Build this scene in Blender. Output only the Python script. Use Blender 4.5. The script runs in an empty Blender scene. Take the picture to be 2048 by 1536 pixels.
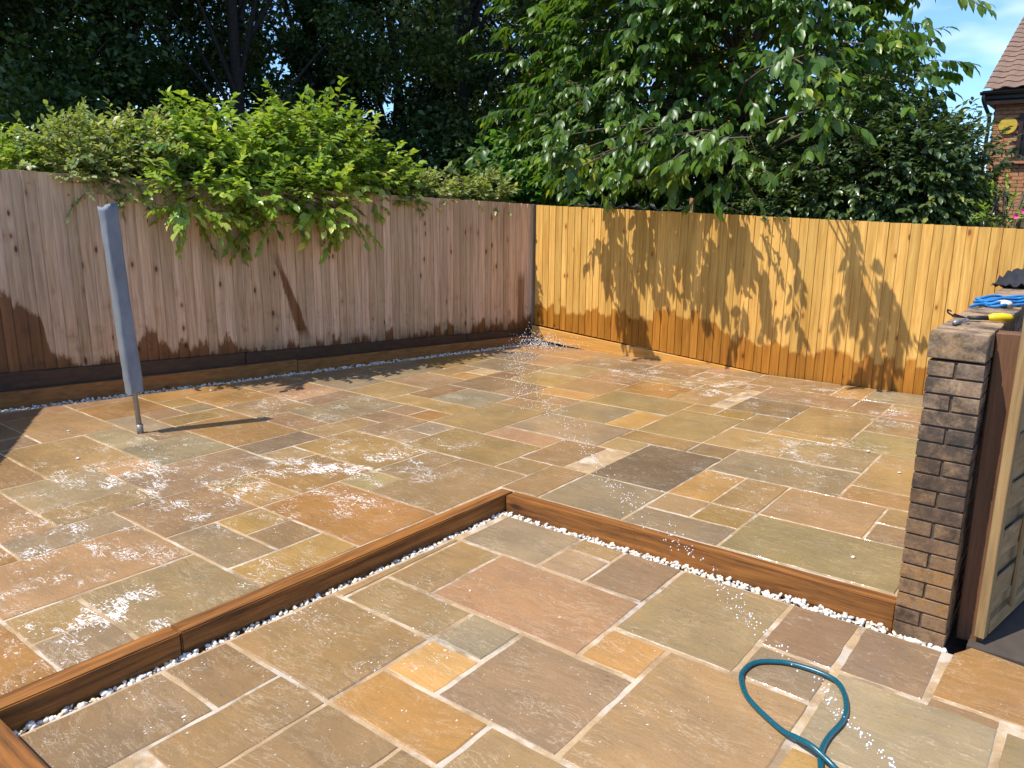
import bpy, bmesh, math, random
import numpy as np
from mathutils import Vector, Matrix, noise as mnoise

random.seed(7); RNG = np.random.default_rng(11)
SC = bpy.context.scene
COL = SC.collection
R = math.radians

# ---------------------------------------------------------------- camera
cam = bpy.data.cameras.new('camera'); co = bpy.data.objects.new('camera', cam); COL.objects.link(co)
cam.sensor_fit = 'HORIZONTAL'; cam.sensor_width = 36.0
cam.lens = 1551.76 / 2048 * 36; cam.clip_start = 0.05; cam.clip_end = 3000
rt = Vector((0.79054235, 0.61232971, 0.009753)); upv = Vector((-0.14350157, 0.16973703, 0.97498546)); fw = Vector((-0.59535712, 0.77216686, -0.22205459))
m4 = Matrix(((rt.x, upv.x, -fw.x, 0), (rt.y, upv.y, -fw.y, 0), (rt.z, upv.z, -fw.z, 1.9377), (0, 0, 0, 1)))
co.matrix_world = m4
SC.camera = co
SC.render.resolution_x = 1024; SC.render.resolution_y = 768

# ---------------------------------------------------------------- sky and sun
TOSUN = Vector((-0.413 * 0.5, -0.911 * 0.5, 0.866)).normalized()
wd = bpy.data.worlds.new('World'); SC.world = wd; wd.use_nodes = True
wt = wd.node_tree; wt.nodes.clear()
wo = wt.nodes.new('ShaderNodeOutputWorld'); bg = wt.nodes.new('ShaderNodeBackground')
sky = wt.nodes.new('ShaderNodeTexSky'); sky.sky_type = 'NISHITA'; sky.sun_disc = False
sky.sun_elevation = math.asin(TOSUN.z); sky.sun_rotation = math.atan2(TOSUN.x, TOSUN.y)
sky.air_density = 1.0; sky.dust_density = 0.05; sky.ozone_density = 4.0
tc = wt.nodes.new('ShaderNodeTexCoord'); mp = wt.nodes.new('ShaderNodeMapping'); mp.inputs['Scale'].default_value = (1, 1, 2.6)
cn = wt.nodes.new('ShaderNodeTexNoise'); cn.inputs['Scale'].default_value = 3.1; cn.inputs['Detail'].default_value = 4; cn.inputs['Roughness'].default_value = 0.62
cr = wt.nodes.new('ShaderNodeValToRGB'); cr.color_ramp.elements[0].position = 0.50; cr.color_ramp.elements[1].position = 0.80
cr.color_ramp.elements[0].color = (0, 0, 0, 1); cr.color_ramp.elements[1].color = (0.85, 0.85, 0.85, 1)
cm = wt.nodes.new('ShaderNodeMix'); cm.data_type = 'RGBA'; cm.inputs[7].default_value = (9.0, 9.2, 9.6, 1)
L = wt.links.new
L(tc.outputs['Generated'], mp.inputs[0]); L(mp.outputs[0], cn.inputs['Vector']); L(cn.outputs['Fac'], cr.inputs[0])
L(cr.outputs[0], cm.inputs[0]); tn = wt.nodes.new('ShaderNodeMix'); tn.data_type = 'RGBA'; tn.blend_type = 'MULTIPLY'; tn.inputs[0].default_value = 1.0; tn.inputs[7].default_value = (0.78, 0.96, 1.15, 1)
L(sky.outputs[0], tn.inputs[6]); L(tn.outputs[2], cm.inputs[6]); L(cm.outputs[2], bg.inputs[0]); L(bg.outputs[0], wo.inputs[0])
bg.inputs[1].default_value = 0.15
sl = bpy.data.lights.new('sun', 'SUN'); so = bpy.data.objects.new('sun', sl); COL.objects.link(so)
sl.energy = 4.4; sl.angle = R(0.53); sl.color = (1.0, 0.955, 0.88)
so.rotation_euler = TOSUN.to_track_quat('Z', 'Y').to_euler()
SC.view_settings.view_transform = 'Standard'; SC.view_settings.look = 'None'
SC.view_settings.exposure = 0.45; SC.view_settings.gamma = 1.0

SC.cycles.max_bounces = 6; SC.cycles.diffuse_bounces = 3; SC.cycles.glossy_bounces = 3; SC.cycles.transmission_bounces = 4; SC.cycles.transparent_max_bounces = 4
SC.cycles.caustics_reflective = False; SC.cycles.caustics_refractive = False

# ---------------------------------------------------------------- helpers
def srgb(r, g, b, k=1.0):
    f = lambda c: ((c / 255 + 0.055) / 1.055) ** 2.4 if c > 10 else c / 255 / 12.92
    return (f(r) * k, f(g) * k, f(b) * k, 1)

class NT:
    def __init__(s, name):
        s.m = bpy.data.materials.new(name); s.m.use_nodes = True; s.t = s.m.node_tree; s.t.nodes.clear()
        s.out = s.t.nodes.new('ShaderNodeOutputMaterial')
    def put(s, sock, v):
        if isinstance(v, bpy.types.NodeSocket): s.t.links.new(v, sock)
        elif v is not None:
            if hasattr(sock.default_value, '__len__') and not hasattr(v, '__len__'): v = [v] * len(sock.default_value)
            if hasattr(v, '__len__') and len(v) == 4 and len(sock.default_value) == 3: v = v[:3]
            sock.default_value = v
    def n(s, ty, ins=None, **pr):
        nd = s.t.nodes.new(ty)
        for k, v in pr.items(): setattr(nd, k, v)
        for k, v in (ins or {}).items(): s.put(nd.inputs[k], v)
        return nd
    def math(s, op, a, b=None, c=None, clamp=False):
        nd = s.n('ShaderNodeMath', {0: a}, operation=op, use_clamp=clamp)
        if b is not None: s.put(nd.inputs[1], b)
        if c is not None: s.put(nd.inputs[2], c)
        return nd.outputs[0]
    def vmath(s, op, a, b=None):
        nd = s.n('ShaderNodeVectorMath', {0: a}, operation=op)
        if b is not None: s.put(nd.inputs[1], b)
        return nd.outputs[1] if op in ('DISTANCE', 'LENGTH', 'DOT_PRODUCT') else nd.outputs[0]
    def mix(s, f, a, b, bt='MIX'):
        nd = s.n('ShaderNodeMix', data_type='RGBA', blend_type=bt); s.put(nd.inputs[0], f); s.put(nd.inputs[6], a); s.put(nd.inputs[7], b)
        return nd.outputs[2]
    def noise(s, v, scale, det=3, ro=0.55, dist=0.0):
        return s.n('ShaderNodeTexNoise', {'Vector': v, 'Scale': scale, 'Detail': det, 'Roughness': ro, 'Distortion': dist}).outputs[0]
    def mr(s, v, a, b, c=0.0, d=1.0, smooth=False):
        nd = s.n('ShaderNodeMapRange', {0: v, 1: a, 2: b, 3: c, 4: d}); nd.clamp = True
        if smooth: nd.interpolation_type = 'SMOOTHSTEP'
        return nd.outputs[0]
    def mapping(s, v, loc=None, rot=None, sc=None):
        nd = s.n('ShaderNodeMapping', {0: v})
        if loc is not None: s.put(nd.inputs[1], loc)
        if rot is not None: s.put(nd.inputs[2], rot)
        if sc is not None: s.put(nd.inputs[3], sc)
        return nd.outputs[0]
    def comb(s, x, y, z):
        return s.n('ShaderNodeCombineXYZ', {0: x, 1: y, 2: z}).outputs[0]
    def sep(s, v):
        return s.n('ShaderNodeSeparateXYZ', {0: v}).outputs
    def curve(s, v, lo, hi, pts):
        nd = s.n('ShaderNodeValToRGB', {0: s.mr(v, lo, hi)}); r = nd.color_ramp
        while len(r.elements) < len(pts): r.elements.new(0.5)
        for e, (p, val) in zip(r.elements, pts):
            e.position = (p - lo) / (hi - lo); e.color = (val, val, val, 1)
        return nd.outputs[0]
    def pos(s): return s.n('ShaderNodeNewGeometry').outputs['Position']
    def info(s): return s.n('ShaderNodeObjectInfo').outputs
    def bump(s, hgt, st=0.3, dist=0.004, nrm=None):
        return s.n('ShaderNodeBump', {'Height': hgt, 'Strength': st, 'Distance': dist, 'Normal': nrm}).outputs[0]
    def bsdf(s, **k):
        nd = s.n('ShaderNodeBsdfPrincipled')
        for a, v in k.items(): s.put(nd.inputs[a.replace('_', ' ')], v)
        s.t.links.new(nd.outputs[0], s.out.inputs[0]); return nd

def link(o, parent=None):
    COL.objects.link(o)
    if parent is not None: o.parent = parent
    return o
def tag(o, label=None, cat=None, group=None, kind=None):
    if label: o['label'] = label
    if cat: o['category'] = cat
    if group: o['group'] = group
    if kind: o['kind'] = kind
    return o
def empty(name, loc=(0, 0, 0), rz=0.0):
    o = bpy.data.objects.new(name, None); o.location = loc; o.rotation_euler = (0, 0, rz); o.empty_display_size = 0.1
    return link(o)
def mesh_from(name, verts, faces, mat=None, smooth=False):
    me = bpy.data.meshes.new(name); me.from_pydata([tuple(v) for v in verts], [], [tuple(f) for f in faces])
    if smooth: me.polygons.foreach_set('use_smooth', [True] * len(me.polygons))
    if mat: me.materials.append(mat)
    me.update(); return me
def mobj(name, verts, faces, mat, parent=None, smooth=False):
    return link(bpy.data.objects.new(name, mesh_from(name, verts, faces, mat, smooth)), parent)
_bc = {}
def boxmesh(size, mat, bev=0.003, seg=1, jit=0.0, key=None, uid=0):
    k = (tuple(round(x, 5) for x in size), mat.name, bev, seg, jit, uid)
    if k in _bc: return _bc[k]
    bm = bmesh.new(); bmesh.ops.create_cube(bm, size=1.0)
    for v in bm.verts: v.co = Vector((v.co.x * size[0], v.co.y * size[1], v.co.z * size[2]))
    if bev: bmesh.ops.bevel(bm, geom=list(bm.edges), offset=bev, segments=seg, affect='EDGES', clamp_overlap=True)
    if jit:
        rr = random.Random(uid * 7 + 3)
        for v in bm.verts: v.co += Vector((rr.uniform(-jit, jit), rr.uniform(-jit, jit), rr.uniform(-jit, jit)))
    me = bpy.data.meshes.new('box'); bm.to_mesh(me); bm.free(); me.materials.append(mat); _bc[k] = me
    return me
def box(name, mat, c, size, parent=None, rot=(0, 0, 0), bev=0.003, seg=1, jit=0.0, uid=0):
    o = bpy.data.objects.new(name, boxmesh(size, mat, bev, seg, jit, None, uid)); o.location = c; o.rotation_euler = rot
    return link(o, parent)

class MB:
    def __init__(s): s.v = []; s.f = []
    def add(s, V, F):
        b = len(s.v); s.v += [tuple(x) for x in V]; s.f += [tuple(i + b for i in f) for f in F]
    def tube(s, pts, rad, n=8, cap=True):
        pts = [Vector(p) for p in pts]
        if not hasattr(rad, '__len__'): rad = [rad] * len(pts)
        V = []; F = []; prev = None
        for i, p in enumerate(pts):
            t = (pts[min(i + 1, len(pts) - 1)] - pts[max(i - 1, 0)]).normalized()
            if prev is None:
                a = t.cross(Vector((0, 0, 1)))
                if a.length < 1e-3: a = t.cross(Vector((1, 0, 0)))
                a.normalize()
            else: a = (prev - t * prev.dot(t)).normalized()
            prev = a; b = t.cross(a)
            for k in range(n):
                th = 2 * math.pi * k / n; V.append(p + (a * math.cos(th) + b * math.sin(th)) * rad[i])
        for i in range(len(pts) - 1):
            for k in range(n):
                F.append((i * n + k, i * n + (k + 1) % n, (i + 1) * n + (k + 1) % n, (i + 1) * n + k))
        if cap: F.append(tuple(range(n - 1, -1, -1))); F.append(tuple((len(pts) - 1) * n + k for k in range(n)))
        s.add(V, F)
    def box(s, c, size, rz=0.0):
        cx, cy, cz = c; ca, sa = math.cos(rz), math.sin(rz); V = []
        for dz in (-.5, .5):
            for dx, dy in ((-.5, -.5), (.5, -.5), (.5, .5), (-.5, .5)):
                x, y = dx * size[0], dy * size[1]; V.append((cx + x * ca - y * sa, cy + x * sa + y * ca, cz + dz * size[2]))
        s.add(V, [(3, 2, 1, 0), (4, 5, 6, 7), (0, 1, 5, 4), (1, 2, 6, 5), (2, 3, 7, 6), (3, 0, 4, 7)])
    def build(s, name, mat, parent=None, smooth=False): return mobj(name, s.v, s.f, mat, parent, smooth)

def smooth_path(pts, sub=8):
    pts = [Vector(p) for p in pts]; out = []
    for i in range(len(pts) - 1):
        p0 = pts[max(i - 1, 0)]; p1 = pts[i]; p2 = pts[i + 1]; p3 = pts[min(i + 2, len(pts) - 1)]
        for k in range(sub):
            t = k / sub
            out.append(0.5 * ((2 * p1) + (p2 - p0) * t + (2 * p0 - 5 * p1 + 4 * p2 - p3) * t * t + (3 * p1 - p0 - 3 * p2 + p3) * t ** 3))
    out.append(pts[-1]); return out

H2 = 0.076            # level of the raised patio; the sunken patio is at 0
# ---------------------------------------------------------------- materials
FOAM = [(-4.28, 3.41, 0.42, 1.0), (-5.26, 2.34, 0.55, 0.69), (-4.49, 2.49, 0.55, 0.73), (-4.42, 1.66, 0.55, 0.69), (-3.52, 1.47, 0.3, 1.0), (-4.21, 3.93, 0.55, 0.65), (-3.72, 3.12, 0.3, 0.56), (-1.65, 6.12, 0.42, 0.69), (-1.69, 5.33, 0.6, 0.43), (-3.18, 7.78, 0.5, 0.77), (-3.93, 7.98, 0.5, 0.65), (-2.53, 7.61, 0.45, 0.6), (-4.5, 8.04, 0.5, 0.65), (-5.73, 2.92, 0.6, 0.47), (-1.5, 7.61, 0.4, 0.6), (-5.9, 4.5, 0.6, 0.52), (-6.52, 4.26, 0.35, 0.52), (-2.71, 2.0, 0.35, 0.4), (-2.31, 2.16, 0.35, 0.4), (-2.98, 1.01, 0.45, 0.4), (-2.5, 2.59, 0.4, 0.29), (-2.06, 1.63, 0.4, 0.27), (-1.43, 2.4, 0.3, 0.21), (-5.0, 5.6, 0.5, 0.34), (-3.3, 2.0, 0.5, 0.43), (-2.2, 8.3, 0.5, 0.6), (-5.4, 7.6, 0.6, 0.3)]
def foam_density(x, y):
    return max(k * max(0.0, 1 - math.hypot(x - fx_, y - fy_) / (r * 2.5)) for fx_, fy_, r, k in FOAM)
def foam_mask(s, P, mesh=True):
    if mesh: dens = s.n('ShaderNodeAttribute', attribute_name='foam').outputs['Fac']
    else:
        dens = None
        for x, y, r, k in FOAM:
            f = s.mr(s.vmath('DISTANCE', P, (x, y, H2 if y > 3.76 or x < -2.95 else 0.0)), 0.0, r * 2.5, k, 0.0)
            dens = f if dens is None else s.math('MAXIMUM', dens, f)
    patch = s.noise(P, 5.0, 3, 0.6)
    dens = s.math('MULTIPLY', dens, s.mr(patch, 0.42, 0.62, 0.06, 1.35))
    # bubbles: flecks of two sizes, stretched a little by the broom
    out = None
    for sc_, k, keepk in (((70, 44, 30), 0.40, 1.15), ((30, 18, 14), 0.32, 0.40)):
        V = s.mapping(s.vmath('ADD', P, s.vmath('MULTIPLY', s.n('ShaderNodeTexNoise', {'Vector': P, 'Scale': 30.0, 'Detail': 1.0}).outputs[1], (0.022, 0.022, 0.0))), rot=(0, 0, -0.66), sc=sc_)
        vo = s.n('ShaderNodeTexVoronoi', {'Vector': V, 'Scale': 1.0, 'Randomness': 1.0})
        rr_ = s.sep(vo.outputs['Color'])
        size = s.math('MULTIPLY', s.math('MULTIPLY', s.mr(dens, 0.0, 0.9, 0.35, 1.0), k), s.mr(rr_[1], 0, 1, 0.35, 1.0))
        fl_ = s.mr(s.math('SUBTRACT', size, vo.outputs['Distance']), -0.02, 0.06)
        fl_ = s.math('MULTIPLY', fl_, s.math('LESS_THAN', rr_[0], s.math('MULTIPLY', dens, keepk)))
        out = fl_ if out is None else s.math('MAXIMUM', out, fl_)
    st = s.noise(s.mapping(P, rot=(0, 0, -0.66), sc=(0.6, 1.6, 1)), 8.0, 6, 0.66, 1.4)
    rid = s.math('ABSOLUTE', s.math('SUBTRACT', st, 0.5))
    string = s.mr(s.math('SUBTRACT', s.math('MULTIPLY', s.math('SUBTRACT', dens, 0.18), 0.034), rid), -0.002, 0.010)
    core = s.math('MULTIPLY', s.mr(dens, 0.95, 1.25, 0.0, 0.8), s.mr(s.noise(s.mapping(P, rot=(0, 0, -0.66), sc=(0.5, 1.4, 1)), 30.0, 4, 0.65), 0.51, 0.57))
    return s.math('MAXIMUM', s.math('MAXIMUM', out, string), core)

def slab_material():
    s = NT('wet_sandstone'); P = s.pos(); inf = s.info(); rnd = inf['Random']; base = inf['Color']
    off = s.comb(s.math('MULTIPLY', rnd, 57.0), s.math('MULTIPLY', rnd, 131.0), s.math('MULTIPLY', rnd, 11.0))
    Q = s.vmath('ADD', P, off)
    big = s.noise(Q, 2.3, 3, 0.55)
    rotz = s.comb(0.0, 0.0, s.math('MULTIPLY', rnd, 9.0))
    wob = s.n('ShaderNodeTexNoise', {'Vector': Q, 'Scale': 2.0, 'Detail': 2.0}).outputs[1]
    Qs = s.vmath('ADD', Q, s.vmath('SCALE', wob)) if False else s.vmath('ADD', Q, s.vmath('MULTIPLY', wob, (0.25, 0.25, 0.0)))
    SV = s.mapping(Qs, rot=rotz, sc=(1.6, 13.0, 1.0))
    streak = s.noise(SV, 1.6, 5, 0.62)
    fine = s.noise(Q, 95.0, 3, 0.6)
    mid = s.noise(Q, 14.0, 4, 0.6)
    c = s.mix(s.mr(big, 0.3, 0.7), s.mix(1.0, base, (0.82, 0.83, 0.86, 1), 'MULTIPLY'), s.mix(1.0, base, (1.12, 1.08, 1.02, 1), 'MULTIPLY'))
    c = s.mix(s.mr(streak, 0.35, 0.7, 0.0, 0.55), c, s.mix(1.0, c, (1.10, 1.0, 0.88, 1), 'MULTIPLY'))
    c = s.mix(s.mr(streak, 0.5, 0.3, 0.0, 0.4), c, s.mix(1.0, c, (0.76, 0.78, 0.82, 1), 'MULTIPLY'))
    rust = s.math('MULTIPLY', s.mr(s.noise(Q, 3.7, 4, 0.65, 0.6), 0.56, 0.7), s.mr(s.math('FRACT', s.math('MULTIPLY', rnd, 17.3)), 0.45, 1.0, 0.0, 0.32))
    c = s.mix(rust, c, (0.32, 0.165, 0.06, 1))
    c = s.mix(s.mr(fine, 0.3, 0.7, 0.0, 0.34), c, s.mix(1.0, c, (0.62, 0.6, 0.58, 1), 'MULTIPLY'))
    c = s.mix(s.mr(mid, 0.35, 0.7, 0.0, 0.18), c, s.mix(1.0, c, (1.25, 1.18, 1.1, 1), 'MULTIPLY'))
    # riven steps: thin pale or dark contour lines that follow the cleft
    terr = s.noise(s.mapping(Qs, rot=rotz, sc=(1.0, 3.2, 1.0)), 2.4, 4, 0.6, 0.4)
    ln = s.math('ABSOLUTE', s.math('SUBTRACT', s.math('FRACT', s.math('MULTIPLY', terr, 5.0)), 0.5))
    lm = s.math('MULTIPLY', s.mr(ln, 0.0, 0.035, 1.0, 0.0), s.mr(s.noise(Q, 4.1, 2), 0.47, 0.62))
    c = s.mix(s.math('MULTIPLY', lm, 0.42), c, (0.62, 0.5, 0.34, 1))
    dk = s.math('MULTIPLY', s.mr(ln, 0.47, 0.5, 0.0, 1.0), s.mr(s.noise(Q, 3.1, 2), 0.52, 0.68))
    c = s.mix(s.math('MULTIPLY', dk, 0.55), c, (0.06, 0.045, 0.03, 1))
    # fine riven ridges, pale on their crests
    fr = s.noise(s.mapping(Qs, rot=rotz, sc=(2.2, 9.0, 1.0)), 3.2, 6, 0.66)
    frl = s.math('MULTIPLY', s.mr(s.math('ABSOLUTE', s.math('SUBTRACT', fr, 0.5)), 0.0, 0.016, 1.0, 0.0), s.mr(s.noise(Q, 5.0, 2), 0.42, 0.66))
    c = s.mix(s.math('MULTIPLY', frl, 0.55), c, (0.62, 0.50, 0.34, 1))
    c = s.mix(s.mr(fr, 0.56, 0.74, 0.0, 0.38), c, s.mix(1.0, c, (0.66, 0.62, 0.58, 1), 'MULTIPLY'))
    # a scatter of tiny dried specks everywhere
    vo = s.n('ShaderNodeTexVoronoi', {'Vector': Q, 'Scale': 34.0})
    sp = s.math('MULTIPLY', s.mr(vo.outputs['Distance'], 0.06, 0.12, 1.0, 0.0), s.math('LESS_THAN', s.sep(vo.outputs['Color'])[1], 0.16))
    c = s.mix(s.math('MULTIPLY', sp, 0.6), c, (0.75, 0.68, 0.55, 1))
    fm = foam_mask(s, P)
    c = s.mix(s.math('MULTIPLY', fm, 0.85), c, (0.86, 0.84, 0.80, 1))
    wet = s.mr(s.noise(P, 1.7, 3, 0.6), 0.35, 0.65)
    ro = s.math('ADD', s.mr(wet, 0, 1, 0.48, 0.28), s.math('MULTIPLY', fine, 0.10))
    ro = s.math('ADD', ro, s.math('MULTIPLY', fm, 0.35))
    hgt = s.math('ADD', s.math('MULTIPLY', s.noise(SV, 1.6, 3, 0.6), 0.7), s.math('MULTIPLY', s.noise(Q, 22.0, 3, 0.65), 0.45))
    nb_ = s.bump(hgt, 0.75, 0.006)
    s.bsdf(Base_Color=c, Roughness=ro, Normal=nb_, Specular_IOR_Level=0.5, Coat_Weight=s.math('MULTIPLY', s.math('SUBTRACT', 1.0, fm), s.mr(wet, 0, 1, 0.2, 0.85)), Coat_Roughness=0.08, Coat_IOR=1.33, Coat_Normal=nb_)
    return s.m
M_SLAB = slab_material()

def mortar_material():
    s = NT('pale_jointing_mortar'); P = s.pos()
    n1 = s.noise(P, 9, 4, 0.6); n2 = s.noise(P, 160, 2)
    c = s.mix(s.mr(n1, 0.3, 0.7), srgb(164, 134, 96), srgb(196, 168, 128))
    c = s.mix(s.mr(n2, 0.35, 0.75, 0, 0.35), c, srgb(150, 122, 92))
    dark = s.mr(s.noise(P, 2.6, 4, 0.65), 0.50, 0.60)
    c = s.mix(s.math('MULTIPLY', dark, 0.6), c, srgb(120, 98, 74))
    fm = s.math('MULTIPLY', s.mr(s.noise(P, 3.3, 4, 0.65), 0.50, 0.60), 0.35); c = s.mix(fm, c, (0.80, 0.76, 0.68, 1))
    s.bsdf(Base_Color=c, Roughness=0.7, Normal=s.bump(n2, 0.5, 0.004)); return s.m
M_MORTAR = mortar_material()

def simple(name, col, rough=0.6, metal=0.0, var=0.15, scale=20, bump=0.15, spec=0.5, dist=0.002):
    s = NT(name); P = s.pos(); n = s.noise(P, scale, 4, 0.6)
    c = s.mix(s.mr(n, 0.3, 0.7), [x * (1 - var) for x in col[:3]] + [1], [min(1, x * (1 + var)) for x in col[:3]] + [1])
    s.bsdf(Base_Color=c, Roughness=rough, Metallic=metal, Normal=s.bump(n, bump, dist), Specular_IOR_Level=spec); return s.m

def wood_material(name, dark, light, axis, knot=(0.05, 0.025, 0.012, 1), rough=0.7, wet=None, tint=0.25, knots=1.0, dirt=None, kscale=1.0):
    """grain runs along world axis; wet = function(s,P) -> mask of soaked wood"""
    s = NT(name); P = s.pos(); inf = s.info(); rnd = inf['Random']
    off = s.comb(s.math('MULTIPLY', rnd, 37.0), s.math('MULTIPLY', rnd, 91.0), s.math('MULTIPLY', rnd, 23.0))
    Q = s.vmath('ADD', P, off)
    sc = [30.0, 30.0, 30.0]; sc[axis] = 1.3
    wb = s.n('ShaderNodeTexNoise', {'Vector': Q, 'Scale': 3.0, 'Detail': 1.0}).outputs[1]
    Qw = s.vmath('ADD', Q, s.vmath('MULTIPLY', wb, (0.03, 0.03, 0.03)))
    g = s.noise(s.mapping(Qw, sc=sc), 1.0, 5, 0.65)
    sc2 = [150.0, 150.0, 150.0]; sc2[axis] = 3.0
    g2 = s.noise(s.mapping(Q, sc=sc2), 1.0, 2, 0.5)
    b = s.noise(Q, 1.6, 2)
    c = s.mix(s.mr(g, 0.3, 0.72), dark, light)
    c = s.mix(s.mr(g2, 0.3, 0.7, 0.0, 0.35), c, s.mix(1.0, c, (0.7, 0.66, 0.62, 1), 'MULTIPLY'))
    tv = s.mr(rnd, 0, 1, 1 - tint, 1 + tint)
    c = s.mix(1.0, c, s.comb(tv, tv, s.math('POWER', tv, 1.3)), 'MULTIPLY')
    c = s.mix(s.mr(b, 0.4, 0.7, 0, 0.35), c, s.mix(1.0, c, (1.2, 1.05, 0.85, 1), 'MULTIPLY'))
    ks = [11.0 * kscale] * 3; ks[axis] = 5.0 * kscale
    vo = s.n('ShaderNodeTexVoronoi', {'Vector': s.mapping(Q, sc=ks), 'Scale': 1.0})
    kk = s.math('LESS_THAN', s.sep(vo.outputs['Color'])[0], 0.16 * knots)
    kd = s.math('ADD', vo.outputs['Distance'], s.math('MULTIPLY', s.math('SUBTRACT', g, 0.5), 0.15))
    kn = s.math('MULTIPLY', kk, s.mr(kd, 0.10, 0.20, 1.0, 0.0))
    halo = s.math('MULTIPLY', kk, s.mr(kd, 0.15, 0.45, 0.45, 0.0))
    c = s.mix(halo, c, s.mix(1.0, c, (0.7, 0.5, 0.36, 1), 'MULTIPLY'))
    c = s.mix(s.math('MULTIPLY', kn, 0.85), c, knot)
    ro = rough
    if dirt is not None: c = dirt(s, P, c)
    if wet is not None:
        w, wc = wet(s, P); c = s.mix(w, c, s.mix(1.0, c, wc, 'MULTIPLY')); ro = s.mr(w, 0, 1, rough, rough * 0.62)
    h = s.math('ADD', s.math('MULTIPLY', g, 0.6), s.math('MULTIPLY', g2, 0.4))
    s.bsdf(Base_Color=c, Roughness=ro, Normal=s.bump(h, 0.35, 0.003), Specular_IOR_Level=0.35); return s.m

def wet_left(s, P):
    x, y, z = s.sep(P)[:]
    top = s.curve(y, 2.0, 9.2, [(2.0, 1.2), (2.75, 1.08), (3.0, 0.98), (3.08, 0.56), (3.35, 0.45), (3.75, 0.47), (3.9, 0.66), (4.1, 0.52), (5.0, 0.45), (5.7, 0.36), (6.5, 0.40), (7.7, 0.40), (8.5, 0.36), (9.0, 0.42)])
    nz = s.noise(s.mapping(P, sc=(10, 10, 3)), 1.0, 5, 0.7)
    e = s.math('ADD', s.math('ADD', top, s.mr(s.info()['Random'], 0, 1, -0.09, 0.09)), s.math('MULTIPLY', s.math('SUBTRACT', nz, 0.5), 0.42))
    m = s.mr(s.math('SUBTRACT', e, z), -0.01, 0.05)
    # a long run of water down the boards
    cx = s.math('ADD', s.math('MULTIPLY', z, -0.30), 5.67)
    st = s.math('ABSOLUTE', s.math('SUBTRACT', s.math('ADD', y, s.math('MULTIPLY', s.math('SUBTRACT', nz, 0.5), 0.12)), cx))
    w = s.mr(z, 0.5, 1.15, 0.075, 0.035)
    sm = s.math('MULTIPLY', s.mr(s.math('SUBTRACT', w, st), -0.008, 0.012), s.math('MULTIPLY', s.mr(z, 0.42, 0.55), s.mr(z, 1.45, 1.2)))
    c2 = s.math('ABSOLUTE', s.math('SUBTRACT', y, 8.62))
    sm2 = s.math('MULTIPLY', s.mr(s.math('SUBTRACT', 0.1, s.math('ADD', c2, s.math('MULTIPLY', nz, 0.05))), 0.0, 0.03), s.mr(z, 1.1, 0.95))
    m = s.math('MAXIMUM', m, s.math('MAXIMUM', sm, s.math('MULTIPLY', sm2, 0.8)))
    return m, (0.33, 0.21, 0.115, 1)
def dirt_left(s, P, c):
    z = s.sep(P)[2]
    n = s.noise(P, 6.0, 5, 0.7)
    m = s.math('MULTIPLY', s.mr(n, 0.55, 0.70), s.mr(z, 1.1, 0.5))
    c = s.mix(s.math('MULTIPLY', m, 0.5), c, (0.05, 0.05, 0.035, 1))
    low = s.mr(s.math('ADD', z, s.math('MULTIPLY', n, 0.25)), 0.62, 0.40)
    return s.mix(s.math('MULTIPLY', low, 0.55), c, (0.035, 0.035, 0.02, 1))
def wet_right(s, P):
    x, y, z = s.sep(P)[:]
    top = s.curve(x, -6.4, 1.6, [(-6.4, 0.62), (-5.5, 0.58), (-5.04, 0.64), (-4.67, 0.60), (-4.4, 0.69), (-3.9, 0.70), (-3.7, 0.62), (-3.4, 0.45), (-2.9, 0.40), (-2.4, 0.43), (-2.1, 0.36), (-1.4, 0.40), (1.6, 0.4)])
    nz = s.noise(s.mapping(P, sc=(9, 9, 3)), 1.0, 5, 0.7)
    e = s.math('ADD', s.math('ADD', top, s.mr(s.info()['Random'], 0, 1, -0.06, 0.06)), s.math('MULTIPLY', s.math('SUBTRACT', nz, 0.5), 0.26))
    m = s.mr(s.math('SUBTRACT', e, z), -0.01, 0.03)
    return m, (0.58, 0.42, 0.22, 1)
M_FL = wood_material('weathered_pink_brown_board', srgb(178, 145, 113), srgb(230, 197, 164), 2, knot=(0.04, 0.022, 0.013, 1), wet=wet_left, dirt=dirt_left, tint=0.2, knots=2.4, rough=0.8)
M_FR = wood_material('new_golden_board', srgb(190, 138, 61), srgb(237, 192, 106), 2, knot=srgb(120, 68, 26), wet=wet_right, tint=0.15, knots=0.8, rough=0.7)
M_GB = wood_material('soaked_dark_gravel_board', srgb(56, 42, 32), srgb(84, 62, 46), 1, tint=0.05, knots=0.5, rough=0.55)
M_EDGE = wood_material('timber_edging', srgb(120, 80, 40), srgb(168, 120, 68), 1, tint=0.1, knots=0.7)
M_RB = wood_material('golden_base_board', srgb(186, 128, 52), srgb(224, 172, 92), 0, tint=0.08, knots=0.7)
M_SLX = wood_material('oiled_sleeper_x', srgb(74, 44, 20), srgb(172, 112, 52), 0, knot=(0.03, 0.012, 0.006, 1), tint=0.06, knots=2.6, rough=0.62, kscale=0.6)
M_SLY = wood_material('oiled_sleeper_y', srgb(74, 44, 20), srgb(172, 112, 52), 1, knot=(0.03, 0.012, 0.006, 1), tint=0.06, knots=2.6, rough=0.62, kscale=0.6)
M_POST = wood_material('brown_gate_post_wood', srgb(92, 62, 42), srgb(128, 90, 62), 2, tint=0.05, knots=0.4)
M_GATE = wood_material('pale_treated_gate_wood', srgb(124, 98, 62), srgb(168, 140, 96), 2, tint=0.1, knots=0.5)
M_SLAT = wood_material('gate_slat_wood', srgb(140, 110, 74), srgb(184, 152, 108), 1, tint=0.1, knots=0.4)
M_RAIL = wood_material('fence_rail_wood', srgb(140, 110, 80), srgb(190, 150, 110), 1, tint=0.1, knots=0.4)

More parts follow.
